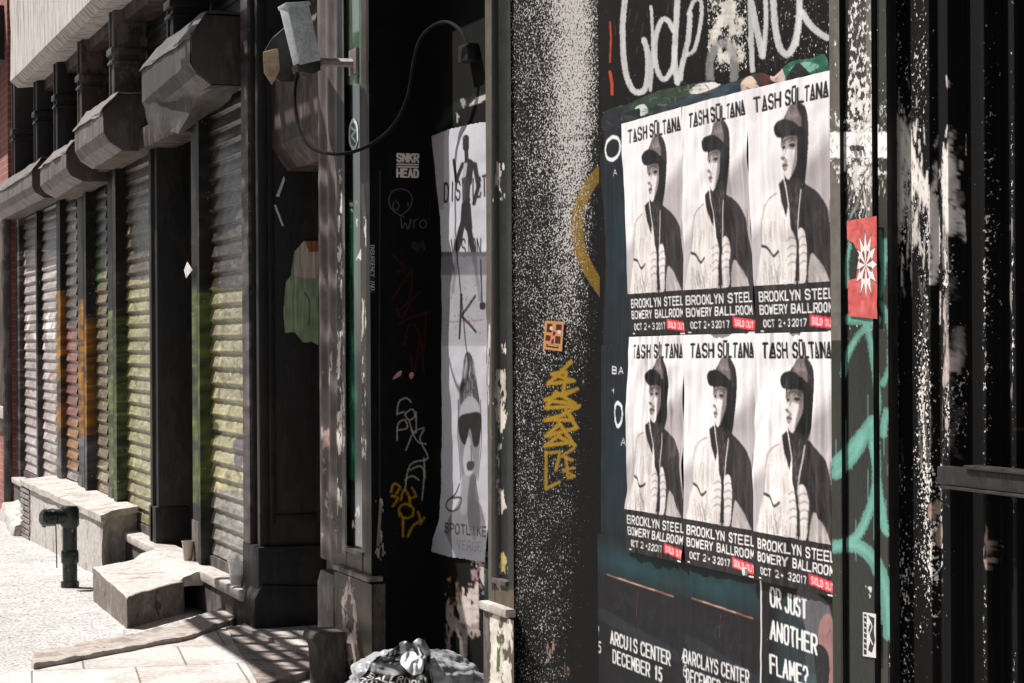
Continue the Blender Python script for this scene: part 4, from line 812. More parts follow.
# ================================================================== POSTERS
def gig():
    c = Cv(0, 0, 1, 1, 170, 330, (232, 228, 229)); AX = 1.45
    u, v = np.meshgrid(c.gx, c.gy)
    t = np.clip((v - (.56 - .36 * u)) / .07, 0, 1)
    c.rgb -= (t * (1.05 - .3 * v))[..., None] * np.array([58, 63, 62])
    BK = (14, 12, 13)
    # pale left half of the jacket
    c.blob([(.44, .385), (.38, .40), (.33, .44), (.22, .462), (.165, .51), (.15, .58), (.135, .64), (.10, .72), (.075, .82), (.6, .83), (.58, .6), (.5, .46)], (228, 221, 218))
    c.stroke([(.33, .44), (.22, .463), (.165, .51), (.15, .58), (.135, .64)], 0.0050, (120, 108, 106), .8, sm=4, ax=1.4)
    for k in range(26): x = random.uniform(.17, .44); y = random.uniform(.46, .66); c.stroke([(x, y), (x + random.uniform(-.03, .02), y + random.uniform(.03, .09))], random.uniform(.006, .016), random.choice([(186, 176, 173), (244, 240, 238), (204, 195, 192), (160, 149, 146)]), .45, ax=1.4, sm=2)
    # dark right half
    c.blob([(.6, .40), (.7, .425), (.84, .47), (.93, .53), (.965, .62), (.99, .70), (1.0, .83), (.6, .83), (.56, .6), (.55, .46)], (44, 38, 39))
    c.blob([(.62, .44), (.7, .46), (.76, .56), (.76, .7), (.7, .82), (.6, .82), (.57, .6)], (26, 22, 23), .85)
    for k in range(90): x = random.uniform(.66, .96); y = random.uniform(.48, .76); c.stroke([(x, y), (x + .015, y + .06)], 0.0058, random.choice([(78, 70, 70), (26, 22, 23), (92, 82, 81)]), .4, ax=1.4)
    # hood, throat and chest
    c.blob([(.43, .17), (.425, .25), (.44, .32), (.45, .40), (.50, .47), (.53, .55), (.6, .56), (.64, .47), (.68, .40), (.715, .34), (.745, .24), (.735, .15), (.65, .10), (.54, .11)], BK)
    c.blob([(.47, .39), (.62, .40), (.65, .44), (.61, .56), (.59, .7), (.58, .82), (.51, .82), (.5, .62), (.47, .48)], (40, 35, 35))
    for k in range(60): x = random.uniform(.48, .63); y = random.uniform(.40, .57); c.stroke([(x, y), (x + random.uniform(-.02, .02), y + .018)], 0.0036, random.choice([(130, 118, 116), (104, 92, 90), (26, 22, 22), (36, 30, 30)]), .8, ax=1.4)
    # cap
    c.blob([(.47, .175), (.49, .13), (.55, .098), (.63, .098), (.67, .13), (.665, .19), (.6, .185), (.52, .172)], (112, 100, 98))
    c.blob([(.62, .105), (.7, .12), (.735, .17), (.735, .22), (.67, .2), (.655, .15)], (40, 34, 35))
    for k in range(6): c.stroke([(.52 + k * .02, .125 + k % 2 * .012), (.535 + k * .018, .150)], 0.0050, (176, 166, 164), .85, ax=1.4)
    c.blob([(.335, .178), (.37, .158), (.47, .152), (.58, .172), (.655, .205), (.65, .222), (.56, .215), (.5, .21), (.43, .222), (.36, .212)], (16, 14, 14))
    # face, three-quarter view to the left
    c.blob([(.435, .232), (.5, .222), (.6, .228), (.615, .27), (.60, .32), (.555, .36), (.50, .392), (.462, .384), (.44, .362), (.446, .345), (.43, .33), (.441, .315), (.412, .303), (.43, .275)], (228, 221, 219))
    c.blob([(.5, .23), (.6, .228), (.615, .27), (.60, .32), (.555, .36), (.52, .385), (.55, .33), (.575, .28), (.56, .245)], (118, 108, 107), .8)
    c.blob([(.44, .236), (.5, .228), (.6, .234), (.6, .272), (.55, .278), (.5, .27), (.48, .29), (.47, .27), (.44, .276)], (120, 106, 104), .6); c.blob([(.5, .29), (.54, .285), (.55, .31), (.51, .32)], (226, 218, 215), .8); c.blob([(.46, .366), (.5, .364), (.5, .38), (.47, .38)], (222, 213, 210), .8); c.blob([(.455, .315), (.48, .31), (.5, .322), (.47, .33)], (132, 118, 116), .7)
    c.blob([(.435, .232), (.52, .220), (.605, .226), (.605, .24), (.52, .236), (.44, .245)], (70, 60, 60), .75)
    c.blob([(.437, .262), (.455, .256), (.472, .262), (.458, .269)], (38, 30, 30)); c.blob([(.52, .258), (.55, .252), (.582, .26), (.55, .268)], (38, 30, 30))
    c.stroke([(.434, .25), (.474, .248)], 0.0050, (66, 56, 56), .9, ax=1.4); c.stroke([(.51, .246), (.55, .240), (.595, .248)], 0.0050, (66, 56, 56), .9, ax=.7, sm=3)
    c.stroke([(.482, .25), (.474, .28), (.45, .302)], 0.0050, (160, 148, 146), .8, ax=.7, sm=3); c.blob([(.415, .303), (.44, .298), (.47, .306), (.445, .314)], (104, 90, 90), .85)
    c.blob([(.428, .335), (.455, .326), (.5, .336), (.47, .343), (.435, .341)], (92, 76, 76), .95); c.blob([(.438, .345), (.47, .345), (.49, .343), (.468, .357), (.442, .355)], (140, 124, 123), .95)
    # lapel, drawstrings
    c.poly([(.365, .405), (.43, .385), (.475, .49), (.455, .54), (.39, .475)], (34, 29, 30)); c.stroke([(.435, .385), (.48, .49), (.5, .6), (.505, .68)], 0.0094, (240, 235, 233), ax=1.4); c.stroke([(.625, .44), (.595, .54), (.575, .63)], 0.0086, (232, 225, 223), ax=1.4)
    # cuffs and hands
    c.blob([(.10, .69), (.2, .665), (.33, .675), (.44, .66), (.46, .75), (.42, .83), (.08, .83)], (226, 219, 216)); c.stroke([(.135, .645), (.2, .655), (.26, .69), (.33, .672)], 0.0108, (42, 36, 36), ax=.7, sm=3); c.stroke([(.24, .48), (.22, .56), (.25, .63)], 0.0043, (170, 160, 158), .8, ax=.7, sm=3)
    for k in range(46): x = random.uniform(.12, .43); y = random.uniform(.69, .78); c.stroke([(x, y), (x + .015, y + .045)], 0.0058, random.choice([(130, 118, 116), (240, 236, 234), (96, 86, 85), (190, 181, 178)]), .55, ax=1.4)
    c.blob([(.72, .70), (.8, .71), (.9, .77), (.94, .83), (.70, .83)], (190, 180, 178), .9)
    for k in range(20): x = random.uniform(.74, .9); y = random.uniform(.73, .79); c.stroke([(x, y), (x + .02, y + .04)], 0.0058, random.choice([(110, 98, 97), (216, 208, 206)]), .5, ax=1.4)
    for x0 in (.435, .575):
        c.blob([(x0 + .01, .60), (x0 + .07, .59), (x0 + .105, .64), (x0 + .10, .73), (x0 + .08, .80), (x0 - .01, .82), (x0 - .02, .74), (x0, .66)], (222, 214, 211))
        for k in range(4): c.stroke([(x0 + .004, .635 + k * .032), (x0 + .06, .622 + k * .032), (x0 + .1, .628 + k * .032)], 0.0054, (132, 120, 118), .8, ax=.7, sm=2)
        for k in range(3): c.stroke([(x0 + .02 + k * .03, .75), (x0 + .01 + k * .03, .80)], 0.0043, (140, 128, 126), .8, ax=1.4)
    c.poly([(.542, .6), (.572, .6), (.577, .82), (.545, .82)], (32, 27, 27))
    k_ = c.rgb.copy(); k_[1:-1] = (c.rgb[:-2] + 2 * c.rgb[1:-1] + c.rgb[2:]) / 4; k2 = k_.copy(); k2[:, 1:-1] = (k_[:, :-2] + 2 * k_[:, 1:-1] + k_[:, 2:]) / 4; c.rgb = k2
    # title and black band
    c.text('TASH', .10, .042, .34, .055, .0112, (20, 18, 19), TITLE, ax=1.9); c.text('SÜLTANA', .48, .042, .50, .055, .0112, (20, 18, 19), TITLE, ax=1.9)
    c.rect(-.01, .805, 1.01, 1.01, (34, 31, 32))
    for x, w in ((.38, .05), (.5, .04), (.56, .07)): c.rect(x, .795, x + w, .806, (200, 192, 190), .7)
    T = (226, 222, 220)
    c.text('BROOKLYN', .05, .832, .54, .036, .0078, T, ax=1.9); c.text('STEEL', .64, .832, .35, .036, .0078, T, ax=1.9)
    c.text('BOWERY', .05, .886, .38, .033, .0074, T, ax=1.9); c.text('BALLROOM', .47, .886, .51, .033, .0074, T, ax=1.9)
    c.text('OCT', .09, .945, .16, .027, .0058, T, ax=1.8); c.text('2', .28, .945, .05, .026, .006, T, ax=.62); c.text('+', .35, .945, .05, .026, .006, T, ax=.62); c.text('3', .42, .945, .05, .026, .006, T, ax=.62); c.text('2017', .48, .945, .18, .027, .0058, T, ax=1.8)
    c.poly([(.69, .928), (1.0, .945), (1.0, .988), (.69, .972)], (226, 56, 70)); c.text('SOLD', .71, .940, .14, .024, .005, (240, 220, 218), sh=.05, ax=1.7); c.text('OUT', .87, .948, .11, .024, .005, (240, 220, 218), sh=.05, ax=1.7)
    c.rect(.06, .985, .1, .993, T); c.rect(.9, .992, .99, .997, T)
    c.grain(2.5); return c
GIG = gig()
def vary(c, seed):
    import copy
    d = copy.copy(c); d.rgb = c.rgb.copy(); d.spk = c.spk.copy(); d.mask = c.mask.copy()
    u, v = np.meshgrid(d.gx, d.gy); r = random.Random(seed)
    return d
WALL = 'six portrait gig posters pasted in two rows'
def poster(quad, label, seed, lift, curl=None, tear=None):
    d = vary(GIG, seed)
    for _ in range(5):
        x = random.random(); d.stroke([(x, random.random() * .7), (x + random.uniform(-.03, .03), random.random())], .003, random.choice([(200, 196, 196), (238, 236, 236)]), .35, ax=.5)
    rs_ = random.Random(seed * 7)
    d.rgb *= rs_.uniform(.95, 1.02); d.cloud(12, rs_.randint(2, 5), rs_.randint(3, 8))
    for _ in range(rs_.randint(3, 6)):
        x, y = rs_.random(), rs_.random() * .8; w_ = rs_.uniform(.03, .1); d.blob([(x + w_ * math.cos(t) * rs_.uniform(.6, 1.3), y + w_ * .8 * math.sin(t) * rs_.uniform(.6, 1.3)) for t in [k * .785 for k in range(8)]], (198, 190, 186), .14)
    if tear: tear(d)
    o = sheet('gig_poster', quad, d, 'paper', 150, 330, X=WX, lift=lift, wr=(.004, .007, .006, .009, .005, .008)[seed - 1], seed=seed, curl=curl); return tag(o, label, 'poster', WALL)
def t1(d):
    for x, y in ((.12, .05), (.18, .07), (.3, .045), (.1, .87)): d.stroke([(x, y - .03), (x + .02, y + .04)], .012, (226, 221, 222) if y < .5 else (34, 31, 32), .9, ax=.4)
poster([(621.5, 124), (683, 107), (686, 334.5), (630.5, 336)], 'portrait gig poster in the upper row, nearest the dark poster with the white O ring', 1, .007, tear=t1)
poster([(682.5, 107), (747, 90), (758, 333.5), (685, 335)], 'portrait gig poster in the middle of the upper row of three', 2, .013)
poster([(746.5, 90.5), (832, 70), (838, 332.5), (757.5, 334)], 'portrait gig poster in the upper row, tucked behind the steel post', 3, .018)
poster([(629, 337), (685, 335), (685.5, 563), (627, 550.5)], 'portrait gig poster in the lower row, above the left small-print concert poster', 4, .011, tear=t1)
poster([(684.5, 335), (757, 333), (756.5, 579), (684.5, 563)], 'portrait gig poster in the middle of the lower row of three', 5, .016)
poster([(756.5, 333.5), (836, 331.5), (838, 598), (755, 579)], 'portrait gig poster in the lower row, right above the question text poster', 6, .021)
# older dark posters underneath
def navy():
    c = Cv(0, 0, 1, 1, 60, 260, (14, 20, 28)); u, v = np.meshgrid(c.gx, c.gy)
    c.rgb += (np.exp(-((v - .55) / .28) ** 2) * np.exp(-((u - .5) / .5) ** 2))[..., None] * np.array([-4, 14, 14]); c.cloud(14, 4, 20); return c
c = navy(); k = .0
c.stroke([(.32, .09), (.18, .105), (.13, .14), (.18, .175), (.32, .19), (.46, .175), (.51, .14), (.46, .105), (.32, .09)], .017, (222, 222, 222), sm=4, ax=2.2); c.stroke([(.34, .26), (.38, .235), (.42, .26)], .005, (200, 200, 200), ax=2); c.stroke([(.36, .25), (.41, .25)], .004, (200, 200, 200), ax=2)
c.poly([(0, 0), (.16, .01), (.08, .05), (.1, .12), (0, .16)], 0, to='cut'); c.poly([(0, .3), (.06, .4), (.1, .6), (.04, .8), (0, 1)], 0, to='cut')
o = sheet('dark_poster', [(600.5, 120), (640, 108), (642, 345), (603, 345)], c, 'paper', 60, 260, X=WX, lift=.003, wr=.002); tag(o, 'navy poster edge with a white ring, beside the upper row of portrait posters', 'poster')
c = navy(); c.text('BA', .28, .1, .34, .03, .007, (210, 210, 210), ax=1.5); c.stroke([(.45, .26), (.38, .28), (.38, .34), (.45, .37), (.55, .34), (.55, .28), (.45, .26)], .018, (222, 222, 222), sm=4, ax=1.8); c.text('A', .52, .42, .16, .03, .006, (200, 200, 200), ax=1.5); c.stroke([(.3, .21), (.34, .2), (.33, .23)], .006, (190, 190, 190), ax=2)
o = sheet('dark_poster', [(601.5, 345), (640, 345), (640, 572), (601, 560)], c, 'paper', 60, 260, X=WX, lift=.003, wr=.002); tag(o, 'dark teal poster edge with thin O, beside the lower row of portrait posters', 'poster')
def arena(t1_, t2_, tx, ty, w1):
    c = Cv(0, 0, 1, 1, 150, 300, (15, 15, 18)); u, v = np.meshgrid(c.gx, c.gy)
    gl = np.exp(-((v - .10) / .07) ** 2) * (v < .17); c.rgb += gl[..., None] * np.array([5, 40, 42]) * (.6 + .4 * np.cos((u - .5) * 3))[..., None]
    c.cloud(10, 10, 30); c.stroke([(.16, .163), (.9, .176)], .006, (196, 124, 90), .8, ax=.5); c.stroke([(.3, .165), (.7, .172)], .004, (240, 200, 170), .8, ax=.5)
    c.stroke([(.52, .2), (.5, .29)], .008, (130, 44, 34), .8, ax=.7, rough=.008)
    for _ in range(50): x = random.uniform(.2, .9); y = random.uniform(.2, .38); c.stroke([(x, y), (x + random.uniform(-.05, .05), y + random.uniform(.005, .05))], .01, random.choice([(48, 58, 66), (34, 38, 46), (60, 54, 56), (58, 62, 58)]), .35, ax=.8, sm=2)
    c.blob([(.1, .31), (.5, .34), (.95, .38), (.9, .42), (.4, .38), (.1, .36)], (44, 50, 60), .5); c.grain(2)
    T = (218, 216, 214)
    c.text(t1_[0], tx, ty, w1 * len(t1_[0]), .05, .0078, T, ax=2.0); c.text(t1_[1], tx + w1 * len(t1_[0]) + .03, ty, w1 * 6, .05, .0078, T, ax=2.0)
    c.text(t2_[0], tx + .03, ty + .073, w1 * 8, .05, .0078, T, ax=2.0); c.text(t2_[1], tx + w1 * 8 + .07, ty + .073, w1 * 1.6, .05, .0078, T, ax=2.0)
    c.stroke([(.03, ty + .04), (.06, ty + .0), (.045, ty + .05)], .008, T, ax=1.4); c.text('6', -.02 + .06, ty + .06, .06, .045, .007, T, ax=1.4)
    return c
c = arena(('ARCUIS', 'CENTER'), ('DECEMBER', '15'), .2, .39, .054)
o = sheet('arena_poster', [(594, 532), (684, 552), (682, 820), (594, 770)], c, 'paper', 140, 280, X=WX, lift=.0045, wr=.002); tag(o, 'dark concert poster at the bottom left with torn arena lettering below a copper line', 'poster', 'dark arena concert posters under the portrait posters')
c = arena(('BARCLAYS', 'CENTER'), ('DECEMBER', '15'), .05, .372, .056)
o = sheet('arena_poster', [(680, 553), (762, 572), (762, 850), (680, 808)], c, 'paper', 140, 280, X=WX, lift=.0075, wr=.002); tag(o, 'dark concert poster with complete arena name, between the torn lettering and the question text poster', 'poster', 'dark arena concert posters under the portrait posters')
c = Cv(0, 0, 1, 1, 150, 260, (16, 16, 17)); c.cloud(10, 6, 14)
c.blob([(.3, .12), (.55, .1), (.7, .2), (.75, .4), (.7, .62), (.35, .7), (.26, .4)], (30, 44, 48)); c.blob([(.5, .05), (.75, .03), (.95, .1), (.98, .3), (.86, .45), (.74, .42), (.66, .28)], (86, 86, 90)); c.blob([(.62, .3), (.82, .28), (.84, .5), (.66, .56)], (54, 60, 64))
c.blob([(.8, .2), (.95, .12), (1, .3), (1, .9), (.85, .8), (.8, .5)], (150, 110, 108)); c.blob([(.55, .5), (.8, .46), (.86, .6), (.8, .8), (.55, .85)], (60, 76, 78)); c.blob([(.75, .3), (.92, .34), (.86, .62), (.76, .5)], (30, 30, 32))
for _ in range(40): x = random.uniform(.5, .95); y = random.uniform(.06, .7); c.stroke([(x, y), (x + random.uniform(-.06, .06), y + random.uniform(.02, .06))], .006, random.choice([(120, 122, 126), (40, 42, 46), (96, 98, 102)]), .5, ax=.8, sm=2)
c.rect(.008, .0, .03, 1, (206, 204, 202)); T = (226, 224, 222)
c.text('OR', .14, .062, .17, .095, .013, T, ax=2.1); c.text('JUST', .34, .072, .3, .095, .013, T, ax=2.1, sh=.02); c.text('ANOTHER', .14, .235, .64, .095, .013, T, ax=2.1, sh=.02); c.text('FLAME?', .14, .415, .52, .095, .013, T, ax=2.1, sh=.02); c.grain(2)
o = sheet('question_poster', [(760, 573), (836, 592), (838, 790), (761, 762)], c, 'paper', 140, 240, X=WX, lift=.010, wr=.004); tag(o, 'black poster asking or just another flame in white capitals, beside the steel post', 'poster')
mb = MB(); p = onX(756, 571, WX); mb.tube([(WX - .03, p[1], p[2]), (WX - .038, p[1], p[2])], .011, 12); tag(mb.build('white_pin', 'sign_white'), 'round white pin above the thin white line of the question poster', 'pin')
# torn paper remnants over the top row
c = Cv(600, 30, 836, 140, 472, 220, (34, 44, 40)); c.mask[:] = 0
c.blob([(602, 128), (606, 112), (618, 106), (628, 104), (640, 98), (660, 90), (680, 86), (700, 82), (712, 80), (726, 84), (760, 72), (775, 76), (790, 62), (812, 58), (826, 54), (830, 76), (790, 90), (740, 104), (690, 116), (640, 130), (615, 132)], 0, to='mask', n=3)
c.blob([(632, 104), (660, 92), (700, 84), (700, 92), (660, 104), (636, 116)], (38, 58, 38), .9); c.blob([(660, 112), (700, 92), (735, 82), (742, 96), (700, 110), (665, 122)], (44, 58, 68)); c.blob([(690, 92), (700, 84), (722, 82), (716, 88), (698, 94)], (214, 208, 200)); c.blob([(742, 84), (752, 76), (762, 90), (760, 98), (746, 100)], (206, 182, 166)); c.blob([(766, 70), (790, 62), (828, 54), (828, 76), (800, 84), (778, 84)], (36, 92, 72)); c.blob([(790, 70), (806, 62), (820, 66), (806, 74)], (120, 170, 150)); c.blob([(788, 80), (798, 64), (806, 68), (812, 78)], (20, 18, 18)); c.blob([(772, 80), (776, 66), (782, 66), (786, 82)], (214, 186, 176)); c.blob([(760, 76), (768, 70), (772, 82), (764, 86)], (84, 40, 36)); c.blob([(636, 108), (645, 104), (649, 112), (641, 116)], (190, 196, 192)); c.blob([(602, 128), (606, 114), (622, 108), (626, 130)], (24, 28, 38))
for _ in range(420): x = random.uniform(604, 828); y = random.uniform(54, 128); c.stroke([(x, y), (x + random.uniform(-8, 8), y + random.uniform(-4, 5))], random.uniform(.5, 1.4), random.choice([(20, 26, 22), (70, 96, 76), (60, 76, 88), (120, 124, 120), (24, 30, 40)]), .6, sm=2)
u_ = np.linspace(0, 1, 300)[None, :]; v_ = np.linspace(0, 1, 150)[:, None]
PXG = 600 + 236 * u_ + 0 * v_; PYG = 30 + 110 * v_ + 0 * u_
def lattice(PXG, PYG, X):
    out = np.empty(PXG.shape + (3,)); dx = PXG - 512; dy = PYG - 341.5; a = (dx - ROLL * dy) / F; b = -(dy + ROLL * dx) / F
    D_ = fw + a[..., None] * rt + b[..., None] * up; t = X / D_[..., 0]; out[:] = D_ * t[..., None]; out[..., 2] += CH; return out
Vt = lattice(PXG, PYG, WX); gg = Cv(0, 0, 1, 1, 300, 150); n_ = gg.cloud(0, 40, 16) * .7 + gg.cloud(0, 14, 8) * .5; Vt[..., 0] -= .001 + n_ * .0045
vals = c.at(PXG, PYG); o = grid('torn_paper', Vt, cols(vals), 'paper', None, vals[..., 4]); tag(o, 'ragged strip of torn green, navy and white bill paper above the upper posters', 'torn paper')

# recess poster
c = Cv(430, 118, 493, 568, 63 * 4, 900, (186, 186, 194)); c.mask[:] = 0
c.poly([(432, 136), (450, 129), (475, 123), (487.5, 121.5), (488.5, 300), (490, 430), (490.5, 500), (490, 530), (487, 563), (470, 560), (450, 557), (432, 552), (434, 540), (440, 520), (442, 480), (443, 440), (444, 380), (444, 300), (443, 250), (441, 210), (437, 170)], 0, to='mask')
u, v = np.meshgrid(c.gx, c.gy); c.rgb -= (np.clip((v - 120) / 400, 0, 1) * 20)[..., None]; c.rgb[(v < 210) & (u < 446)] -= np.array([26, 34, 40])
K = (26, 24, 26)
for pts, w in (([(467.5, 138), (468, 148)], 8), ([(468.5, 150), (469, 160)], 5), ([(471, 164), (470, 182)], 13), ([(470, 180), (469, 204)], 9.5), ([(465, 164), (458.5, 181)], 4.5), ([(458.5, 181), (456, 160)], 3.5), ([(477, 164), (481, 186)], 5), ([(481, 186), (476.5, 204)], 4), ([(467.5, 205), (466, 222)], 9), ([(466, 220), (459, 248)], 7.5), ([(459, 248), (457, 274)], 5), ([(457, 274), (455, 292)], 4), ([(470, 205), (471, 228)], 9), ([(471, 226), (476, 262)], 6.5), ([(476, 262), (482, 300)], 4.5)):
    c.stroke(pts, w * .78, K, .97)
c.poly([(466, 163), (470, 163), (469, 176), (465, 180)], (150, 150, 156)); c.poly([(464, 178), (472, 178), (472, 196), (465, 204)], (60, 58, 62), .8)
c.text('DIS', 445.5, 184, 18, 18, 2.4, (30, 28, 32), ax=.5, sh=-.15); c.text('RICT', 469, 181, 19.5, 20, 2.2, (34, 32, 36), ax=.5, sh=-.3); c.text('VISION', 453, 240, 30, 17, 1.8, (34, 32, 36), ax=.5, sh=-.05)
c.rect(440, 252, 492, 275, (92, 90, 96), .85); c.rect(440, 275, 492, 342, (140, 138, 142), .8); c.rect(440, 252, 492, 256, (70, 68, 72), .6)
for _ in range(60): c.stroke([(random.uniform(446, 488), random.uniform(258, 335))] * 2, random.uniform(.6, 1.6), (70, 68, 74), .6)
c.stroke([(463, 295), (462, 338)], 3, K, ax=.6, rough=1.); c.stroke([(477, 296), (463, 316), (472, 325), (478, 332)], 2.4, K, ax=.6, rough=1.); c.stroke([(452, 322), (484, 320)], .8, (90, 60, 66), .7); c.stroke([(482, 260), (484, 305)], 2, K, ax=.6); c.blob([(482, 303), (487, 303), (487, 309), (482, 309)], K)
c.rect(440, 342, 492, 346, (150, 150, 156))
# tall head with sunglasses
c.blob([(465, 372), (467, 356), (470, 352), (474, 358), (477, 378), (481, 400), (482, 420), (481, 450), (480, 470), (478, 486), (478, 500), (484, 508), (489, 540), (490, 566), (444, 566), (448, 525), (458, 505), (464, 490), (462, 470), (460, 440), (460, 410), (462, 388)], (112, 110, 114), n=4)
c.blob([(465, 372), (467, 357), (471, 352), (475, 360), (478, 380), (481, 402), (478, 408), (472, 392), (466, 402), (462, 404), (463, 386)], (58, 56, 60), .9); c.blob([(466, 374), (468, 358), (470, 356), (470, 372), (467, 384)], (176, 176, 182), .7)
for k in range(40): x = random.uniform(464, 479); y = random.uniform(358, 402); c.stroke([(x, y), (x + random.uniform(-1, 1), y + 9)], .8, random.choice([(40, 38, 42), (120, 118, 124), (190, 190, 196)]), .5)
c.blob([(463, 404), (472, 396), (480, 404), (480, 418), (462, 418)], (150, 149, 155), .9)
c.blob([(461, 417), (471, 413), (482, 414), (482, 432), (479, 445), (475, 446), (472, 430), (470, 430), (467, 444), (463, 442), (460, 430)], (22, 20, 22)); c.stroke([(460, 400), (459, 440), (462, 480)], 1., K, ax=.5); c.stroke([(482, 400), (483, 440), (480, 480)], 1., K, ax=.5)
c.blob([(465, 448), (470, 436), (473, 450), (475, 470), (468, 476), (464, 462)], (166, 164, 168), .8); c.stroke([(472, 446), (473, 462)], 1.2, (70, 68, 72), .8); c.blob([(468, 463), (472, 461), (476, 463), (474, 470), (469, 470)], (50, 46, 50)); c.blob([(464, 476), (472, 482), (470, 510), (462, 512)], (136, 134, 140), .8); c.blob([(472, 480), (478, 478), (482, 520), (476, 540), (470, 520)], (66, 64, 68), .7)
c.stroke([(461, 484), (456, 494), (449, 500), (447, 506), (452, 511), (460, 508), (463, 498), (453, 498)], 1.6, K, sm=4, ax=.6); c.rect(444, 530, 492, 570, (100, 100, 108), .5); c.blob([(434, 540), (444, 530), (452, 545), (456, 560), (432, 553)], (150, 154, 162)); 
for _ in range(2): k_ = c.rgb.copy(); k_[1:-1, 1:-1] = (c.rgb[:-2, 1:-1] + c.rgb[2:, 1:-1] + c.rgb[1:-1, :-2] + c.rgb[1:-1, 2:] + 2 * c.rgb[1:-1, 1:-1]) / 6; c.rgb = k_
c.text('SPOTLIKE', 446, 523, 43, 9, 1.6, (28, 26, 28), ax=.5, sh=.1); c.text('VERGE', 458, 540, 26, 9, 1.4, (60, 58, 62), ax=.5, sh=.1, a=.5); c.grain(3)
PXG = 430 + 63 * np.linspace(0, 1, 150)[None, :] + np.zeros((520, 1)); PYG = 118 + 450 * np.linspace(0, 1, 520)[:, None] + 0 * PXG
Vt = lattice(PXG, PYG, DX - .004); gg = Cv(0, 0, 1, 1, 150, 520); Vt[..., 0] -= gg.cloud(0, 3, 12) * .012 + gg.cloud(0, 9, 40) * .003
vals = c.at(PXG, PYG); o = grid('tall_poster', Vt, cols(vals), 'paper', None, vals[..., 4]); tag(o, 'tall grey poster of a runner above a face in sunglasses, wrinkled in the dark doorway', 'poster')

# ================================================================== STICKERS AND SCRAPS
def sticker(name, quad, cv, label, X=None, Y=None, nx=40, ny=60, lift=.002, cat='sticker', wr=.0006):
    o = sheet(name, quad, cv, 'paper', nx, ny, X=X, Y=Y, lift=lift, wr=wr); return tag(o, label, cat)
c = Cv(0, 0, 1, 1, 70, 70, (26, 25, 25)); T = (214, 204, 196)
c.text('SNKR', .02, .02, .98, .32, .085, T, ax=1); c.rect(.02, .43, .98, .48, T); c.rect(.02, .53, .98, .58, T); c.text('HEAD', .02, .66, .98, .32, .085, T, ax=1)
sticker('sneaker_sticker', [(396, 153), (419.5, 153.5), (419, 178), (396, 177.5)], c, 'small black and white two line sticker high on the doorway jamb', Y=yJ, nx=70, ny=70)
c = Cv(0, 0, 1, 1, 24, 140, (26, 25, 25))
for i, ch in enumerate('INSURGENCY IND.'):
    for st in FONT.get(ch, []): c.stroke([(1 - (.12 + .76 * v), (i + .1 + .76 * u) / 15) for u, v in st], .012, (190, 184, 178), ax=6)
sticker('strip_sticker', [(369.8, 244), (375, 244), (375, 294), (369.8, 293)], c, 'narrow black vertical sticker with tiny white capitals at the edge of the jamb', Y=yJ, nx=24, ny=140)
c = Cv(0, 0, 1, 1, 30, 50, (206, 210, 206)); c.mask[:] = 0; c.blob([(.5, 0), (.9, .2), (1, .5), (.9, .8), (.5, 1), (.1, .8), (0, .5), (.1, .2)], 0, to='mask'); c.blob([(.5, .15), (.8, .3), (.8, .7), (.5, .85), (.2, .7), (.2, .3)], (60, 110, 112)); c.stroke([(.3, .3), (.7, .4), (.3, .55), (.7, .7)], .08, (210, 214, 210))
sticker('oval_sticker', [(348.5, 118), (358.5, 117), (358.5, 152), (348.5, 151)], c, 'oval white and teal sticker on the narrow column above the green glass', X=FX + .02, nx=30, ny=50)
c = Cv(0, 0, 1, 1, 50, 80, (206, 150, 96)); 
for (x0, y0, x1, y1) in ((.12, .1, .4, .4), (.6, .1, .9, .3), (.1, .5, .35, .7), (.45, .35, .6, .5), (.6, .5, .88, .75), (.15, .8, .8, .92), (.4, .6, .55, .78)): c.rect(x0, y0, x1, y1, (88, 34, 30))
c.blob([(.28, .2), (.4, .2), (.4, .3), (.28, .3)], (220, 214, 220)); c.blob([(.72, .3), (.86, .3), (.86, .4), (.72, .4)], (220, 214, 220)); c.stroke([(.35, .7), (.62, .45)], .06, (220, 130, 100)); c.stroke([(.25, .84), (.75, .84)], .04, (226, 170, 120))
ys_ = onX(555, 335, 2.0); 
def onS(px, py):   # on the splayed pillar
    A = np.array([FX - .001, Yat(512.2, FX), 0]); B = np.array([WX, YC, 0]); n = np.cross(B - A, [0, 0, 1]); dd_ = ray(px, py); t = (A @ n) / (dd_ @ n); return dd_ * t + np.array([0, 0, CH])
def sheetS(name, quad, cv, nx, ny, lift=.004):
    TL, TR, BR, BL = [np.array(onS(*p)) for p in quad]; u = np.linspace(0, 1, nx)[None, :, None]; v = np.linspace(0, 1, ny)[:, None, None]
    V = (TL * (1 - u) + TR * u) * (1 - v) + (BL * (1 - u) + BR * u) * v; V[..., 0] -= lift
    return grid(name, V, cols(cv.at(np.broadcast_to(u[..., 0], (ny, nx)), np.broadcast_to(v[..., 0], (ny, nx)))), 'paper')
tag(sheetS('face_sticker', [(546.5, 320.5), (565, 322), (563, 351.5), (544, 349)], c, 50, 80), 'tan and maroon block printed sticker above the yellow zigzag tag', 'sticker')
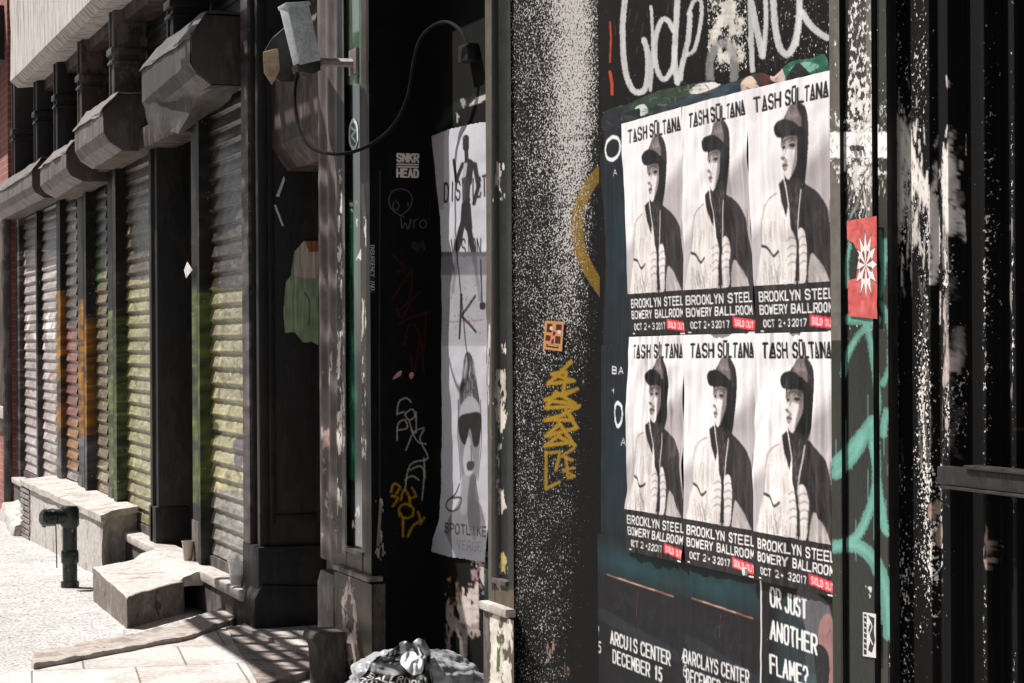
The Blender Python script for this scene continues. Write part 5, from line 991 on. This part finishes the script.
# red sticker on the post
c = Cv(0, 0, 1, 1, 70, 160, (196, 92, 88)); c.cloud(30, 8, 14)
for _ in range(30): x = random.random(); y = random.random(); c.stroke([(x, y), (x + random.uniform(-.2, .2), y + random.uniform(-.04, .04))], .008, (160, 44, 44), .6, ax=2, sm=2)
import math as _m
star = []
for k in range(24):
    r_ = .36 if k % 2 == 0 else .2; star.append((.62 + r_ * 1.15 * _m.cos(k * _m.pi / 12), .47 + r_ * _m.sin(k * _m.pi / 12) * .98))
c.poly(star, (222, 216, 212))
for k in range(8):
    t = k * _m.pi / 4 + .2; c.poly([(.62, .47), (.62 + .22 * _m.cos(t), .47 + .15 * _m.sin(t)), (.62 + .22 * _m.cos(t + .35), .47 + .15 * _m.sin(t + .35))], (130, 52, 50))
c.stroke(star + [star[0]], .01, (60, 44, 44), .8, ax=1.5)
c.poly([(0, .28), (.3, .3), (.4, .36), (.28, .6), (0, .62)], 0, to='cut'); c.poly([(0, .2), (.2, .24), (.3, .3), (0, .3)], 0, to='cut')
o = sheet('red_sticker', [(847, 221), (877, 216), (877.5, 319), (849, 316)], c, 'paper', 70, 160, X=PXX - .021, lift=.002, wr=.0015); tag(o, 'large red vertical sticker with a white star emblem on the steel post', 'sticker')
c = Cv(0, 0, 1, 1, 40, 90, (206, 204, 200)); c.poly([(.4, .05), (.9, .1), (.85, .4), (.95, .6), (.7, .9), (.4, .85), (.6, .6), (.4, .4), (.6, .2)], (30, 28, 28), .9); c.rect(.06, .04, .3, .96, (50, 48, 48)); 
for k in range(7): c.stroke([(.1, .1 + k * .12), (.26, .12 + k * .12)], .03, (206, 204, 200), ax=1.5)
c.stroke([(.5, .15), (.7, .3), (.5, .5), (.75, .7)], .04, (210, 208, 204), sm=3, ax=1.5); c.stroke([(.05, .02), (.95, .02), (.95, .98), (.05, .98), (.05, .02)], .03, (206, 204, 200))
o = sheet('white_sticker', [(863, 612), (876, 614), (876, 658), (863, 656)], c, 'paper', 40, 90, X=PXX - .021, lift=.002, wr=.0005); tag(o, 'small black and white sticker low on the steel post', 'sticker')
# scraps on the pier side
PIERY = yB - .001
c = Cv(0, 0, 1, 1, 60, 110, (140, 158, 126)); c.cloud(26, 6, 10); c.mask[:] = 0
c.poly([(.06, .4), (.2, .33), (.3, .1), (.55, .0), (1, 0), (1, 1), (.8, .97), (.55, .98), (.3, .88), (.05, .9), (0, .7)], 0, to='mask'); c.poly([(.3, .33), (.35, .1), (.55, 0), (1, 0), (1, .3), (.9, .35), (.6, .36)], (190, 176, 160)); c.poly([(.6, 0), (1, 0), (1, .1), (.72, .11)], (140, 96, 62)); c.stroke([(.6, .5), (.75, .6), (.7, .8)], .02, (70, 96, 62), sm=3)
o = sheet('torn_green_paper', [(283, 241), (319, 241), (319, 346), (283, 344)], c, 'paper', 60, 110, Y=PIERY - .016, lift=.003, wr=.004); tag(o, 'torn green and orange paper scrap stuck on the dark pier', 'torn paper')
mb = MB(); q = [onY(x, y, PIERY - .02) for x, y in ((276, 196), (284, 176), (285, 180), (279, 197))]; mb.add(q + [(x, y + .002, z) for x, y, z in q], [(0, 1, 2, 3), (4, 7, 6, 5), (0, 4, 5, 1), (1, 5, 6, 2), (2, 6, 7, 3), (3, 7, 4, 0)])
q = [onY(x, y, PIERY - .02) for x, y in ((274, 205), (276, 205), (284, 226), (282, 226))]; mb.add(q + [(x, y + .002, z) for x, y, z in q], [(0, 1, 2, 3), (4, 7, 6, 5), (0, 4, 5, 1), (1, 5, 6, 2), (2, 6, 7, 3), (3, 7, 4, 0)])
tag(mb.build('paper_shard', 'sign_white'), 'thin white slivers of torn paper on the dark pier above the green scrap', 'torn paper')
c = Cv(0, 0, 1, 1, 80, 200, (30, 28, 28)); c.mask[:] = 0
for cx, cy, r1 in ((.3, .09, .1), (.55, .07, .1), (.75, .11, .1), (.45, .16, .11), (.66, .18, .1)): c.blob([(cx + r1 * 1.6 * _m.cos(t), cy + r1 * .75 * _m.sin(t)) for t in [k * .785 for k in range(8)]], (8, 8, 8), to='mask')
for k in range(4): c.mask[(np.abs(c.gy - (.55 + k * .1)) < .03), 20:60] = 1
c.rgb[:] = (14, 13, 13); c.cloud(8, 8, 20)
# second smaller shard near the far pier
q = [onX(x, y, FX - .03) for x, y in ((187, 262), (192, 270), (186, 278), (184, 270))]
mb = MB(); mb.add(q + [(x + .003, y, z) for x, y, z in q], [(0, 1, 2, 3), (7, 6, 5, 4), (0, 4, 5, 1), (1, 5, 6, 2), (2, 6, 7, 3), (3, 7, 4, 0)]); tag(mb.build('paper_shard', 'sign_white'), 'single white shard of paper curling off the green mullion by the dark doorway', 'torn paper')

# ================================================================== CAMERAS AND CABLE
yc = 9.05
def cp(x, y, Y=yc): return np.array(onY(x, y, Y))
CAM = empty('security_camera', tuple(cp(300, 74)), 'weathered white security camera housing tilted on a wall arm', 'security camera')
def boxcorners(front, back_dy, mb):
    vs = [tuple(cp(*p)) for p in front] + [tuple(cp(*p, Y=yc + back_dy)) for p in front]; n = len(front)
    mb.add(vs, [list(range(n)), list(range(2 * n - 1, n - 1, -1))] + [[i, (i + 1) % n, (i + 1) % n + n, i + n] for i in range(n)])
mb = MB(); vs = [cp(287, 5), cp(309, 4), cp(321, 60), cp(300, 65)]; vb = [cp(279, 8, yc + .1), cp(301, 6, yc + .12), cp(316, 62, yc + .12), cp(293, 66, yc + .1)]
mb.add([tuple(v) for v in vs + vb], [(0, 1, 2, 3), (7, 6, 5, 4), (0, 4, 5, 1), (1, 5, 6, 2), (2, 6, 7, 3), (3, 7, 4, 0)]); mb.build('housing', 'cam_white', CAM, bevel=.005)
mb = MB(); vs = [cp(285.5, 2.5, yc - .01), cp(310, 1.5, yc - .01), cp(311, 5, yc - .01), cp(286.5, 6, yc - .01)]; vb = [cp(277.5, 7, yc + .12), cp(302, 4, yc + .14), cp(303, 8, yc + .14), cp(278.5, 11, yc + .12)]
mb.add([tuple(v) for v in vs + vb], [(0, 1, 2, 3), (7, 6, 5, 4), (0, 4, 5, 1), (1, 5, 6, 2), (2, 6, 7, 3), (3, 7, 4, 0)]); mb.build('sun_shield', 'cam_white', CAM, bevel=.003)
mb = MB(); vs = [cp(297, 64, yc + .01), cp(320, 61, yc + .01), cp(321, 70, yc + .01), cp(312, 74, yc + .01), cp(298, 71, yc + .01)]; mb.add([tuple(v) for v in vs] + [tuple(v + np.array([0, .1, 0])) for v in vs], [(0, 1, 2, 3, 4), (9, 8, 7, 6, 5)] + [(i, (i + 1) % 5, (i + 1) % 5 + 5, i + 5) for i in range(5)]); mb.build('lens_window', 'cam_black', CAM, bevel=.003)
mb = MB(); wall = np.array(onX(355, 63, FX)); mb.tube([tuple(cp(316, 62, yc + .06)), tuple(wall + [0, .0, 0])], .02, 8); mb.build('arm', 'pink_metal', CAM)
mb = MB(); mb.box(wall[0] - .012, wall[0] + .006, wall[1] - .06, wall[1] + .06, wall[2] - .05, wall[2] + .06); mb.build('mount_plate', 'pink_metal', CAM, bevel=.003)
CAM2 = empty('dome_camera', tuple(cp(280, 60, 9.35)), 'dark angular camera with a beige face, partly hidden behind the white one', 'security camera')
c9 = lambda x, y, Y=9.3: np.array(onY(x, y, Y))
mb = MB(); f_ = [(264, 51), (272, 38), (286, 26), (298, 30), (304, 66), (298, 82), (280, 82), (266, 72)]; n = len(f_)
mb.add([tuple(c9(*p)) for p in f_] + [tuple(c9(*p, Y=9.55)) for p in f_], [list(range(n)), list(range(2 * n - 1, n - 1, -1))] + [[i, (i + 1) % n, (i + 1) % n + n, i + n] for i in range(n)]); mb.build('body', 'cam_black', CAM2, bevel=.008)
mb = MB(); f_ = [(263, 52), (278, 48), (280, 70), (272, 85), (264, 73)]; n = len(f_); mb.add([tuple(c9(*p, Y=9.28)) for p in f_] + [tuple(c9(*p, Y=9.31)) for p in f_], [list(range(n)), list(range(2 * n - 1, n - 1, -1))] + [[i, (i + 1) % n, (i + 1) % n + n, i + n] for i in range(n)]); mb.build('face_plate', 'cam_beige', CAM2, bevel=.004)
mb = MB(); pts = [(298, 68, 9.1), (295, 90, 9.1), (296, 115, 9.05), (303, 138, 8.95), (316, 150, 8.85), (336, 154, 8.72), (356, 151, 8.68), (378, 140, 8.65), (396, 122, 8.6), (408, 96, 8.55), (413, 66, 8.5), (419, 42, 8.4), (430, 28, 8.3), (446, 22, 8.2), (460, 30, 8.0), (468, 46, 7.9)]
P3 = [tuple(onY(x, y, Y)) for x, y, Y in pts]; P3 = [tuple(p) for p in smooth(P3, 5)]
mb.tube(P3, .0075, 8); o = mb.build('camera_cable', 'cable_rubber', None, smoothf=True); tag(o, 'thick black cable looping from the white camera across the doorway', 'cable')
jb = onX(472, 52, DX - .01); mb = MB(); mb.box(jb[0] - .04, jb[0] + .008, jb[1] - .06, jb[1] + .06, jb[2] - .04, jb[2] + .03); o = mb.build('junction_box', 'cam_black', None, bevel=.005); tag(o, 'small grey junction box high on the recess door where the cable ends', 'junction box')

# ================================================================== CUPS AND BAG
def cup(px, pyb, pyt, wpx, label, kind, zb, Xc=None):
    p = onZ(px, pyb, zb); S_ = math.hypot(p[0], p[1]) / F; r = wpx * S_ / 2; h = (pyb - pyt) * S_
    root = empty('plastic_cup', p, label, 'cup')
    mb = MB(); n = 18; prof = [(r * .72, 0), (r, h), (r * 1.06, h), (r * 1.06, h - .006), (r * .97, h - .008), (r * .68, .004)]
    rings = [[(p[0] + a * math.cos(2 * math.pi * k / n), p[1] + a * math.sin(2 * math.pi * k / n), p[2] + z) for k in range(n)] for a, z in prof]
    mb.add([v for rg in rings for v in rg], [[i * n + k, i * n + (k + 1) % n, (i + 1) * n + (k + 1) % n, (i + 1) * n + k] for i in range(5) for k in range(n)] + [list(range(5 * n, 6 * n))])
    mb.build('cup_wall', 'paper_cup' if kind == 'paper' else 'clear_plastic', root, smoothf=True)
    if kind == 'drink':
        m2 = MB(); m2.tube([(p[0], p[1], p[2] + .006), (p[0], p[1], p[2] + h * .42)], [r * .66, r * .8], 16); m2.build('drink', 'drink', root)
    if kind == 'straw':
        m2 = MB(); m2.tube([(p[0], p[1], p[2] + .01), (p[0] - .02, p[1], p[2] + h * 1.0), (p[0] - .05, p[1], p[2] + h * 2.1)], .0035, 6); m2.build('straw', 'straw_green', root)
    return root
cup(163.5, 537, 521, 13, 'clear plastic cup with a green straw on the sill at the dark doorway', 'straw', .22)
cup(188, 560, 541, 12, 'beige paper cup on the sill at the foot of the green mullion', 'paper', .22)
cup(237, 586, 560, 18, 'clear cup a third full of dark drink on the end of the sill', 'drink', .22)
# crumpled bag
bp = onZ(412, 735, 0.0); BAG = empty('trash_bag', bp, 'crumpled translucent plastic bag holding torn posters on the ground by the doorway', 'bag')
import bmesh
def lump(name, ctr, rad, mat, amp, seed, flat=.0, parent=None, sub=5, zmin=0):
    bm = bmesh.new(); bmesh.ops.create_icosphere(bm, subdivisions=sub, radius=1)
    for v in bm.verts:
        d = v.co.normalized(); f = 1 + amp * .7 * mnoise.noise(d * 1.3 + Vector((seed, 0, 0)))
        f += amp * .55 * (.5 - mnoise.voronoi(d * 1.5 + Vector((seed, 1, 2)))[0][0]) + amp * .55 * (.3 - mnoise.voronoi(d * 3.4 + Vector((seed, 4, 2)))[0][0]) + amp * .35 * (.15 - mnoise.voronoi(d * 7.5 + Vector((seed, 9, 2)))[0][0]) + amp * .1 * mnoise.noise(d * 9)
        v.co = Vector((ctr[0] + d.x * rad[0] * f, ctr[1] + d.y * rad[1] * f, max(zmin, ctr[2] + d.z * rad[2] * f)))
    for f in bm.faces: f.smooth = True
    me = bpy.data.meshes.new(name); bm.to_mesh(me); bm.free(); return link(name, me, parent, [mat])
S_ = math.hypot(bp[0], bp[1]) / F
lump('contents', (bp[0] + .02, bp[1] + .04, .12), (66 * S_ * .8, .17, .15), 'black_iron', .3, 5.1, parent=BAG, sub=4)
lump('film', (bp[0], bp[1], .15), (70 * S_ * 1.12, .26, .2), 'bag_film', .24, 2.3, parent=BAG, sub=6)
# printed paper inside/over the bag
c = Cv(0, 0, 1, 1, 130, 130, (26, 25, 25)); n_ = c.cloud(.8, 6, 7, (150, 150, 154), .6); c.cloud(.9, 14, 16, (200, 200, 204), .8)
c.blob([(.45, .25), (.65, .15), (.85, .4), (.7, .55), (.5, .45)], (226, 228, 230)); c.rect(0, .62, 1, 1, (26, 25, 25)); c.text('BALLROOM', .05, .64, .8, .1, .022, (216, 214, 212)); c.text('2017', .0, .8, .34, .09, .018, (216, 214, 212)); c.rect(.36, .78, .75, .93, (206, 40, 56)); c.text('SOLD OUT', .38, .81, .35, .08, .015, (236, 210, 208)); c.poly([(0, 0), (.2, 0), (.05, .3), (0, .5)], 0, to='cut')
nx = 120; u = np.linspace(0, 1, nx)[None, :, None]; v = np.linspace(0, 1, nx)[:, None, None]
fy = bp[1] - .2
q = [np.array(onY(x, y, Y)) for x, y, Y in ((383, 645, fy + .12), (424, 642, fy + .12), (432, 706, fy - .12), (352, 690, fy - .12))]
V = (q[0] * (1 - u) + q[1] * u) * (1 - v) + (q[3] * (1 - u) + q[2] * u) * v
gg = Cv(0, 0, 1, 1, nx, nx); V[..., 1] -= gg.cloud(0, 5, 5) * .07 + np.abs(gg.cloud(0, 10, 10) - .5) * .03; V[..., 2] += gg.cloud(0, 6, 6) * .02
vals = c.at(np.broadcast_to(u[..., 0], (nx, nx)), np.broadcast_to(v[..., 0], (nx, nx))); grid('crumpled_poster', V, cols(vals), 'paper', BAG, vals[..., 4])

# unseen fire escape balcony, plan shaped for its shade; slats stripe the pavement
FE = empty('fire_escape', (1.4, 11.5, 3.85), 'unseen iron fire escape balcony above the doorway, casting striped shade on the paving', 'fire escape')
fz = 3.85; fx0, fx1, fy0, fy1 = .42, 2.55, 10.3, 13.6
mb = MB(); n = int((fx1 - fx0) / .11)
for i in range(n): x = fx0 + i * .11; mb.box(x, x + random.uniform(.04, .06) if x < .85 else x + .075, fy0, fy1 if x < .85 else 12.0, fz, fz + .012)
mb.build('slats', 'black_iron', FE)
mb = MB()
for i in range(12): y = fy0 + i * (fy1 - fy0) / 11.; mb.box(fx0, fx1 if y < 12.05 else .88, y - random.uniform(.02, .05), y + .03, fz - .06, fz - .002)
mb.box(fx0 - .04, fx0 + .0, fy0, fy1, fz - .06, fz + .02); mb.build('frame', 'black_iron', FE)
mb = MB(); 
for z in (.45, .9): mb.tube([(fx0, fy0, fz + z), (fx0, fy1, fz + z)], .015, 6)
for i in range(10): y = fy0 + i * (fy1 - fy0) / 9.; mb.tube([(fx0, y, fz), (fx0, y, fz + .9)], .01, 6)
mb.build('railing', 'black_iron', FE)

# brick row across the street, behind the photographer: shuts out half of the sky
OB = empty('opposite_building', (-15, 12, -.4), 'brown brick row across the street, out of the picture', 'building')
MB().box(-22, -15, -12, 40, -.42, 13).build('wall', 'brown_brick', OB)
for fl in range(3):
    for k in range(8): MB().box(-15.02, -14.98, -9 + k * 6, -7.4 + k * 6, 1.2 + fl * 3.8, 3.4 + fl * 3.8).build('window', 'dark_glass', OB)

# ================================================================== CAMERA, LIGHT, WORLD
sc = bpy.context.scene
cam = bpy.data.cameras.new('camera'); co = bpy.data.objects.new('camera', cam); C.objects.link(co); sc.camera = co
cam.sensor_width = 36; cam.lens = F * 36 / 1024; cam.clip_end = 1000; cam.clip_start = .05
from mathutils import Matrix
r_ = rt - ROLL * up; u_ = up + ROLL * rt; r_ /= np.linalg.norm(r_); u_ /= np.linalg.norm(u_)
co.matrix_world = Matrix(((r_[0], u_[0], -fw[0], 0), (r_[1], u_[1], -fw[1], 0), (r_[2], u_[2], -fw[2], CH), (0, 0, 0, 1)))
EL, PHI = R(54), R(50)     # sun: PHI measured from -X (street side) towards +Y (down the street)
sd = Vector((-math.cos(EL) * math.cos(PHI), math.cos(EL) * math.sin(PHI), math.sin(EL)))
L = bpy.data.lights.new('sun', 'SUN'); L.energy = 5; L.angle = R(.5); L.color = (1, .965, .92)
lo = bpy.data.objects.new('sun', L); C.objects.link(lo); lo.rotation_euler = sd.to_track_quat('Z', 'Y').to_euler(); lo.location = (-5, 10, 12)
w = bpy.data.worlds.new('World'); sc.world = w; w.use_nodes = True; nt = w.node_tree; bg = nt.nodes['Background']
sky = nt.nodes.new('ShaderNodeTexSky'); sky.sky_type = 'NISHITA'; sky.sun_disc = False; sky.sun_elevation = EL; sky.sun_rotation = math.atan2(sd.x, sd.y)
hs = nt.nodes.new('ShaderNodeHueSaturation'); hs.inputs['Saturation'].default_value = .35; nt.links.new(sky.outputs[0], hs.inputs['Color']); nt.links.new(hs.outputs[0], bg.inputs[0]); bg.inputs[1].default_value = .05
vs = sc.view_settings; vs.view_transform = 'Standard'; vs.look = 'None'; vs.gamma = 1; vs.exposure = .68; vs.use_curve_mapping = False
sc.render.engine = 'CYCLES'
